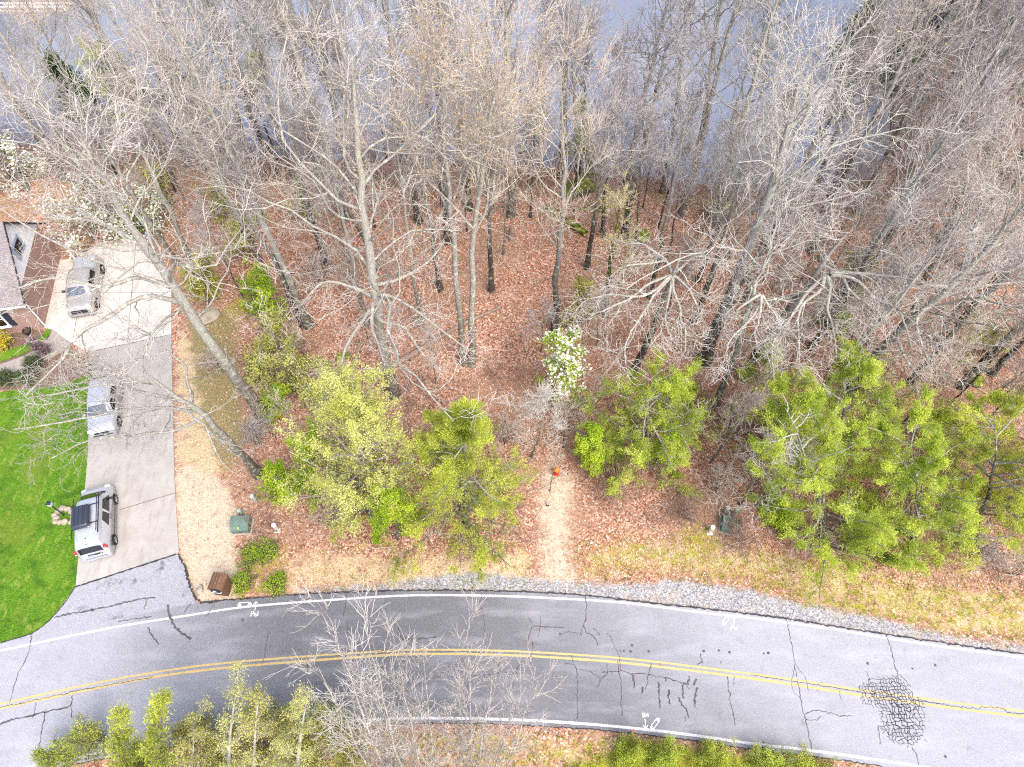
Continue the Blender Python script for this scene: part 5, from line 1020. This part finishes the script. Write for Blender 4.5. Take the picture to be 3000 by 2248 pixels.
b = MB(); b.box((0, .0, .2), (1.0, .7, .16), .05); b.build('mowing_deck', M['mower_red'], t_, True)
for sx in (-1, 1):
    for yy, r_ in ((-.5, .25), (.6, .18)): b = MB(); b.lathe((sx * .38, yy, r_), [(r_ * .5, -.09), (r_, -.07), (r_, .07), (r_ * .5, .09)], 16, (0, math.pi / 2, 0)); b.build('wheel', M['tyre'], t_, True)
t_ = rootat('grill', 'black covered barbecue grill beside the gable wall', 'grill', 126, 800, .05, .2)
b = MB(); b.box((0, 0, .95), (.6, 1.1, .35), .14); b.build('lid', M['black_trim'], t_, True); b = MB(); b.box((0, 0, .45), (.5, .9, .7), .03); b.build('cabinet', M['black_trim'], t_)
t_ = thing('bucket', 'lime green bucket standing near the grill', 'bucket', (*G(133, 830)[:2], .05)); b = MB(); b.lathe((0, 0, 0), [(.14, 0), (.19, .34), (.20, .36), (.17, .36)], 16); b.build('tub', M['green_bag'], t_, True); b = MB(); b.tube([(.19 * math.cos(a), 0, .34 + .2 * math.sin(a)) for a in np.linspace(0, 3.14, 9)], .01, 5); b.build('handle', M['black_trim'], t_)
t_ = rootat('plant_pot', 'dark round pot in the bed below the brick corner', 'pot', 86, 978); b = MB(); b.lathe((0, 0, 0), [(.18, 0), (.28, .35), (.30, .40), (.25, .40), (.22, .30)], 18); b.build('bowl', M['black_trim'], t_, True); b = MB(); b.lathe((0, 0, .30), [(.22, 0), (.22, .02)], 14); b.build('soil', plain('soil', (.07, .05, .035)), t_)
M['tub_blue'] = plain('tub_blue', (.16, .36, .62), .5, .4); M['off_white'] = plain('off_white', (.75, .76, .74), .5, .3); M['timber'] = plain('timber', (.42, .36, .31), .9, .1)
for nm, lb, px, py, m_, sz in (('storage_tub', 'blue plastic tub beyond the parking court', 440, 696, 'tub_blue', (.5, .4, .35)), ('cooler', 'white cooler box among the leaves beyond the court', 403, 632, 'off_white', (.7, .45, .4)), ('cooler', 'small pale cooler with green lid beyond the court', 424, 628, 'off_white', (.5, .4, .35))):
    t_ = rootat(nm, lb, 'tub' if nm[0] == 's' else 'cooler', px, py, .0, .3); b = MB(); b.box((0, 0, sz[2] / 2), sz, .04); b.build('body', M[m_], t_, True); b = MB(); b.box((0, 0, sz[2] + .03), (sz[0] + .04, sz[1] + .04, .06), .02); b.build('lid', M['green_bag' if 'green' in lb else m_], t_, True)
t_ = rootat('retaining_wall', 'low timber edging wall at the far end of the parking court', 'wall', 330, 716)
b = MB(); a_, c_ = G(285, 722), G(392, 706); o_ = G(330, 716)
for k in range(2): b.box(((a_.x + c_.x) / 2 - o_.x, (a_.y + c_.y) / 2 - o_.y, .08 + k * .16), ((c_ - a_).length, .16, .15), .02, (0, 0, math.atan2(c_.y - a_.y, c_.x - a_.x)))
b.build('sleeper', M['timber'], t_)
t_ = rootat('sign_post', 'white wooden post at the far end of the court', 'post', 226, 768); b = MB(); b.box((0, 0, .6), (.1, .1, 1.2), .01); b.build('post', M['white_trim'], t_); b = MB(); b.box((0, 0, 1.22), (.14, .14, .05), .01); b.build('cap', M['white_trim'], t_)

# ------------------------------------------------------------------ roadside objects
M['box_green'] = plain('box_green', (.13, .20, .165), .55, .3, var=.18, scale=3); M['ped_green'] = plain('ped_green', (.30, .38, .33), .6, .3); M['ped_grey'] = plain('ped_grey', (.42, .47, .47), .6, .3); M['marker_white'] = plain('marker_white', (.74, .74, .68), .55, .3, var=.08); M['hyd_red'] = plain('hyd_red', (.62, .035, .02), .45, .4); M['hyd_orange'] = plain('hyd_orange', (.85, .24, .02), .45, .4); M['yellow'] = plain('yellow_tag', (.8, .55, .05), .5)
def transformer(px, py, rz, label, plate):
    t_ = rootat('transformer_box', label, 'utility box', px, py, 0, rz)
    b = MB(); b.box((0, 0, .03), (1.25, 1.0, .10), .01); b.build('pad', M['timber'], t_)
    b = MB(); b.prism([(-.52, -.42, .08), (-.52, .40, .08), (-.52, .40, .72), (-.52, -.20, .72), (-.52, -.42, .50)], (1.04, 0, 0)); b.build('cabinet', M['box_green'], t_)
    b = MB(); b.box((0, .10, .735), (1.10, .66, .035), .012); b.build('lid', M['box_green'], t_, True)
    b = MB(); b.box((0, -.43, .28), (.96, .02, .34), .006); dr = b.build('door', M['box_green'], t_); b = MB(); b.box((.05, -.45, .38), (.2, .03, .04), .01); b.build('handle', M['black_trim'], dr)
    if plate == 'y': b = MB(); b.box((-.05, -.32, .632), (.10, .09, .012), 0, (.79, 0, 0)); b.build('warning_tag', M['yellow'], t_)
    else: b = MB(); b.box((-.53, -.05, .40), (.012, .17, .17), 0, (.785, 0, 0)); b.build('warning_tag', M['marker_white'], t_)
transformer(712, 1545, .05, 'green transformer box between the gravel strip and the thicket', 'y'); transformer(2136, 1546, -.25, 'green transformer box half hidden by bare twigs at right', 'w')
def pedestal(px, py, h, m, label, rz=.2):
    t_ = rootat('utility_pedestal', label, 'utility pedestal', px, py, 0, rz); b = MB(); b.box((0, 0, h / 2), (.22, .22, h), .03); b.build('body', M[m], t_, True); b = MB(); b.box((0, 0, h + .02), (.26, .26, .12), .04, taper=.8); b.build('cap', M[m], t_, True)
    b = MB(); b.box((0, -.12, h * .75), (.06, .03, .08), .01); b.build('latch', M['black_trim'], t_)
pedestal(750, 1470, .85, 'ped_grey', 'grey utility pedestal behind the left transformer box'); pedestal(709, 1508, .6, 'ped_green', 'short pale green pedestal touching the left transformer box')
pedestal(2122, 1506, .95, 'ped_grey', 'grey utility pedestal with black latch behind the right transformer box', -.3); pedestal(2148, 1510, .9, 'ped_green', 'green utility pedestal right behind the right transformer box', -.3)
def marker(px, py, label):
    t_ = rootat('utility_marker', label, 'marker post', px, py); b = MB(); b.box((0, 0, .04), (.34, .30, .08), .02); b.build('base', M['marker_white'], t_, True); b = MB(); b.lathe((0, 0, .05), [(.135, 0), (.13, .8), (.14, .82), (.14, .90), (.11, .93)], 20); b.build('tube', M['marker_white'], t_, True)
    b = MB(); b.box((.0, -.135, .62), (.09, .012, .08)); b.build('sticker', M['hyd_orange'], t_)
marker(814, 1556, 'white tubular marker right of the left transformer box'); marker(2078, 1562, 'white tubular marker left of the right transformer box')
t_ = rootat('stake', 'short white stake right of the right transformer box', 'stake', 2214, 1524); b = MB(); b.box((0, 0, .3), (.06, .03, .6), .008, (0, .08, 0)); b.build('post', M['marker_white'], t_); 
t_ = rootat('fire_hydrant', 'red fire hydrant with an orange bonnet at the end of the dirt path', 'fire hydrant', 1629, 1389)
b = MB(); b.lathe((0, 0, 0), [(.17, 0), (.17, .05), (.115, .06), (.115, .48), (.15, .50), (.15, .54)], 20); b.build('barrel', M['hyd_red'], t_, True)
b = MB(); b.lathe((0, 0, .54), [(.165, 0), (.165, .04), (.15, .10), (.10, .17), (.045, .20), (.045, .26), (.02, .27)], 20); b.build('bonnet', M['hyd_orange'], t_, True)
for a, r_, l in ((0, .06, .22), (math.pi, .06, .22), (-math.pi / 2, .085, .20)):
    b = MB(); c_ = Vector((math.cos(a), math.sin(a), 0)) * l; b.tube([(0, 0, .38), (c_.x * .85, c_.y * .85, .38)], r_ * .8, 12); b.tube([(c_.x * .8, c_.y * .8, .38), (c_.x, c_.y, .38)], r_, 12); b.build('nozzle', M['hyd_red'], t_, True)
t_ = rootat('valve_cover', 'small round dark valve box on the dirt path', 'valve cover', 1604, 1480); b = MB(); b.lathe((0, 0, 0), [(.10, 0), (.10, .16), (.085, .17)], 16); b.build('ring', M['black_trim'], t_, True); b = MB(); b.lathe((0, 0, .165), [(.08, 0), (.08, .015)], 16); b.build('lid', plain('rust_lid', (.45, .32, .28)), t_)
b = NB('brown_stone'); bt = b.n('TexBrick', {'Vector': wallco(b), 'Color1': (.14, .075, .045, 1), 'Color2': (.24, .13, .08, 1), 'Mortar': (.09, .06, .045, 1), 'Scale': 7.0, 'Mortar Size': .02}); M['brown_stone'] = b.bsdf(bt.outputs[0], .9, .2)
g = G(654, 1742); t_ = thing('brick_mailbox', 'brown brick mailbox pillar with an arched top at the driveway corner', 'mailbox', (g.x, g.y + .35, g.z), -.12)
b = MB(); b.box((0, 0, .55), (.80, .85, 1.1), .02); b.build('pillar', M['brown_stone'], t_)
b = MB(); P_ = [(math.cos(a) * .44, -.46, 1.1 + math.sin(a) * .30) for a in np.linspace(0, math.pi, 13)]; b.prism(P_, (0, .92, 0)); b.build('arched_cap', M['brown_stone'], t_)
b = MB(); P_ = [(math.cos(a) * .25, -.475, 1.08 + math.sin(a) * .22) for a in np.linspace(0, math.pi, 11)] + [(-.25, -.475, .90), (.25, -.475, .90)]; b.prism(P_, (0, -.05, 0)); bx_ = b.build('letter_box', M['shutter'], t_)
b = MB(); b.box((0, -.53, 1.12), (.2, .02, .12), .02); b.build('number_plate', M['marker_white'], bx_); b = MB(); b.box((0, -.50, .86), (.6, .12, .04), .01); b.build('shelf', M['ped_grey'], bx_)
t_ = rootat('lamp_post', 'black garden lamp post standing in a ring of stones on the lawn', 'lamp post', 188, 1510, .03); b = MB(); b.lathe((0, 0, 0), [(.07, 0), (.07, .08), (.04, .12), (.035, 1.45), (.05, 1.47)], 12); b.build('post', M['shutter'], t_, True)
b = MB(); b.tube([(-.18, 0, 1.35), (.18, 0, 1.35)], .012, 6); b.build('cross_bar', M['shutter'], t_); b = MB(); b.box((0, 0, 1.60), (.20, .20, .26), .01, taper=1.15); ln = b.build('lantern', M['lead'], t_)
b = MB(); b.box((0, 0, 1.77), (.28, .28, .08), .02, taper=.35); b.build('lantern_roof', M['shutter'], ln)
# stones, boulders, logs
b = NB('stone_pale'); n_ = b.noise(3, 5); M['stone_pale'] = b.bsdf(b.mix(b.mr(n_, .35, .65), (.46, .40, .31), (.27, .23, .18)), .9, .2)
b = NB('moss_rock'); n_ = b.noise(2.5, 5, .7); nz = b.n('SeparateXYZ', {0: b.n('NewGeometry').outputs['Normal']}).outputs[2]; c = b.mix(b.mr(b.ma('ADD', b.ma('MULTIPLY', nz, .25), n_), .52, .68), (.10, .09, .085), b.ramp(n_, [(.4, (.10, .13, .015)), (.6, (.30, .33, .05)), (.68, (.48, .52, .36))])); M['moss_rock'] = b.bsdf(c, .95, .1, bump=n_, bs=.8, bd=.1)
b = NB('dead_wood'); n_ = b.noise(5, 5, .6, b.co((3, 3, .5))); M['dead_wood'] = b.bsdf(b.mix(b.mr(n_, .35, .65), (.20, .13, .10), (.40, .31, .26)), .95, .1, bump=n_, bs=.6, bd=.04)
b = NB('moss_wood'); n_ = b.noise(2.4, 5, .7); M['moss_wood'] = b.bsdf(b.ramp(n_, [(.38, (.055, .045, .03)), (.50, (.12, .14, .02)), (.62, (.30, .34, .04)), (.72, (.40, .42, .32))]), .95, .1, bump=n_, bs=.7, bd=.05)
def rock(px, py, s, mat, label, seed, group=None, name='rock', sink=.25, dz=0):
    g = G(px, py) if px is not None else py; r_ = np.random.default_rng(seed); bm = bmesh.new(); bmesh.ops.create_icosphere(bm, subdivisions=3, radius=1)
    k = r_.standard_normal((5, 3)) * 1.6
    for v in bm.verts:
        q = 1 + .16 * sum(math.sin(v.co.dot(Vector(c_)) + i) for i, c_ in enumerate(k)) / 1.6; v.co = Vector((v.co.x * q * s[0], v.co.y * q * s[1], max(-.4, v.co.z) * q * s[2]))
    me = bpy.data.meshes.new(name); bm.to_mesh(me); bm.free(); me.materials.append(M[mat]); o = link(name, me); o.location = (g.x, g.y, g.z + s[2] * sink + dz); o.rotation_euler = (0, 0, r_.random() * 6)
    return tag(o, label, 'rock', group)
r_ = np.random.default_rng(9); lc = G(193, 1512)
for k in range(13):
    a = k * .5 + r_.normal() * .1; rr_ = .34 + .26 * r_.random(); rock(None, Vector((lc.x + math.cos(a) * rr_ * 1.25, lc.y - .05 + math.sin(a) * rr_, .03)), tuple(.13 + .08 * r_.random(3)), 'stone_pale', 'pale stone heaped round the foot of the lamp post', 400 + k, 'stones round the lamp post')
for i, (px, py, s, m_, lb) in enumerate([(588, 1728, (.26, .20, .15), 'stone_pale', 'pale flat stone left of the brick mailbox'), (562, 1722, (.10, .09, .07), 'stone_pale', 'small pale stone at the edge of the broken asphalt'), (1690, 562, (1.5, 1.0, .95), 'moss_rock', 'largest mossy boulder near the lake side of the clearing'), (1668, 572, (.8, .6, .6), 'moss_rock', 'smaller mossy boulder leaning on the largest one'),
    (1722, 548, (.7, .6, .5), 'moss_rock', 'mossy boulder right of the largest one'), (1882, 695, (.6, .5, .4), 'moss_rock', 'mossy rock behind the star limbed trunk'), (2280, 842, (.5, .35, .2), 'stone_pale', 'flat pale rock at the foot of the fanned tree'), (2410, 932, (.8, .5, .4), 'moss_rock', 'mossy rock beside the small green bush at right'),
    (2440, 945, (.5, .4, .3), 'moss_rock', 'small mossy rock next to the bush at right'), (2855, 1112, (.7, .5, .4), 'moss_rock', 'mossy rock beside the outer leaning trunks'), (2410, 762, (.4, .4, .3), 'moss_rock', 'lichened rock high on the right leaf floor'), (2325, 802, (.35, .3, .25), 'moss_rock', 'small olive rock below the lichened rock'),
    (1648, 1335, (.16, .12, .12), 'stone_pale', 'pale stone in the shade behind the hydrant'), (1668, 1392, (.14, .1, .12), 'stone_pale', 'pointed pale stone right of the hydrant'), (612, 930, (.9, .7, .18), 'stone_pale', 'large flat rock beside the parking court'), (685, 1058, (.3, .25, .25), 'stone_pale', 'square tan rock under the huge leaning tree'), (1008, 1045, (.5, .3, .22), 'moss_rock', 'long mossy stone left of the broken log')]):
    rock(px, py, s, m_, lb, 450 + i)
def log(name, label, pts, rads, mat, dz=.0, stubs=0, seed=1):
    P = [G(*p) + Vector((0, 0, rads[0] * .7 + dz)) for p in pts]; o_ = P[0].copy(); o_.z = G(*pts[0]).z; root = thing(name, label, 'log', o_); Q = resample([p - o_ for p in P], 16); rr_ = np.interp(np.linspace(0, 1, 16), np.linspace(0, 1, len(rads)), rads)
    b = MB(); b.tube(Q, list(rr_), 10); b.add(*[(tubes(Q[None, :2], rr_[None, :2], 10))[0][:10], [list(range(10))[::-1]]]); b.build('trunk', M[mat], root, True)
    rg_ = np.random.default_rng(seed)
    for k in range(stubs):
        i = int(rg_.integers(3, 15)); d_ = norm(np.array([rg_.normal(), rg_.normal(), .5])); L_ = .4 + rg_.random() * .8; b = MB(); b.tube([Q[i], Q[i] + d_ * L_ * .5, Q[i] + d_ * L_ + np.array([0, 0, -.05])], [.05, .035, .015], 6); b.build('branch_stub', M[mat], root, True)
log('fallen_log', 'long grey fallen trunk lying across the leaf floor', [(1066, 1122), (1240, 1025), (1345, 960), (1464, 906)], [.24, .20, .16, .11], 'dead_wood', 0, 5, 3)
log('broken_log', 'splintered pale broken trunk left of the large drooping tree', [(1018, 1130), (1040, 1070), (1062, 1006)], [.13, .10, .04], 'stick_wood' if 'stick_wood' in M else 'stone_pale', .15, 2, 4)
log('mossy_log', 'thick mossy log lying below the boulder pile', [(1600, 618), (1650, 648), (1715, 692)], [.30, .34, .26], 'moss_wood', .05, 3, 5)
log('mossy_log', 'thin mossy log lying crosswise right of the thick mossy log', [(1680, 620), (1735, 612), (1800, 612)], [.10, .12, .10], 'moss_wood', 0, 1, 6)
log('rotten_log', 'thin grey pole lying from the drooping tree towards the thicket', [(1130, 1165), (1220, 1120), (1228, 1082)], [.06, .05, .03], 'dead_wood', 0, 1, 7)
t_ = rootat('tree_stump', 'broken brown stump in the middle of the clearing', 'stump', 1500, 700); b = MB(); b.lathe((0, 0, -.1), [(.42, 0), (.30, .3), (.26, .8), (.22, 1.2), (.12, 1.5)], 10); b.build('stem', M['dead_wood'], t_, True)
t_ = thing('boathouse', 'dark roofed boathouse with white rail by the water at the upper left corner', 'boathouse', (-52, 80.5, -2)); b = MB(); b.box((0, 0, 1.3), (7, 5, 2.6), .02); b.build('wall', M['timber'], t_); b = MB(); b.prism([(-4, -3, 2.6), (4, -3, 2.6), (4, 0, 4), (-4, 0, 4)], (0, 0, .15)); b.prism([(-4, 3, 2.6), (4, 3, 2.6), (4, 0.02, 4), (-4, 0.02, 4)], (0, 0, .15)); b.build('roof', M['shingle'], t_); b = MB(); b.box((0, -4.2, .9), (7, .08, .1)); b.box((0, -4.2, .5), (7, .08, .08))
for k in range(8): b.box((-3.5 + k, -4.2, .5), (.08, .06, .9))
b.build('railing', M['white_trim'], t_); b = MB(); b.box((0, -3.4, .02), (7.4, 1.9, .15)); b.build('deck', M['timber'], t_)

r, x, y = scatter(5200, -46, 46, 40, 56, 12); sh_ = np.interp(x, SHX, SHY); k = (y < sh_ - 1.2) & (y > sh_ - 7 - 2 * np.sin(x * .5)) & ~((x < -18) & (y < 42)); x, y = x[k], y[k]; n = len(x)
P, Rr, D = grow(r, np.c_[x, y, gz(x, y)], norm(np.c_[r.standard_normal((n, 2)) * .22, np.ones(n)]), 1.5 + r.random(n) * 2.8, np.full(n, .018), 6, .12, .06, .5)
V1, F1 = tubes(P, Rr, 3); p, d, rr_, tt, ix = kids(r, P, Rr, D, 5, .25, 1, .8, .5); P2, R2, D2 = grow(r, p, d, .4 + r.random(len(p)) * .8, np.full(len(p), .010), 4, .2, .08, .6); V2, F2 = tubes(P2, R2, 3)
tag(mk('shore_brush', [(V1, F1, 0, None), (V2, F2, 0, None)], M['twig_rust']), 'thin brown brush along the edge of the lake', None, kind='stuff')
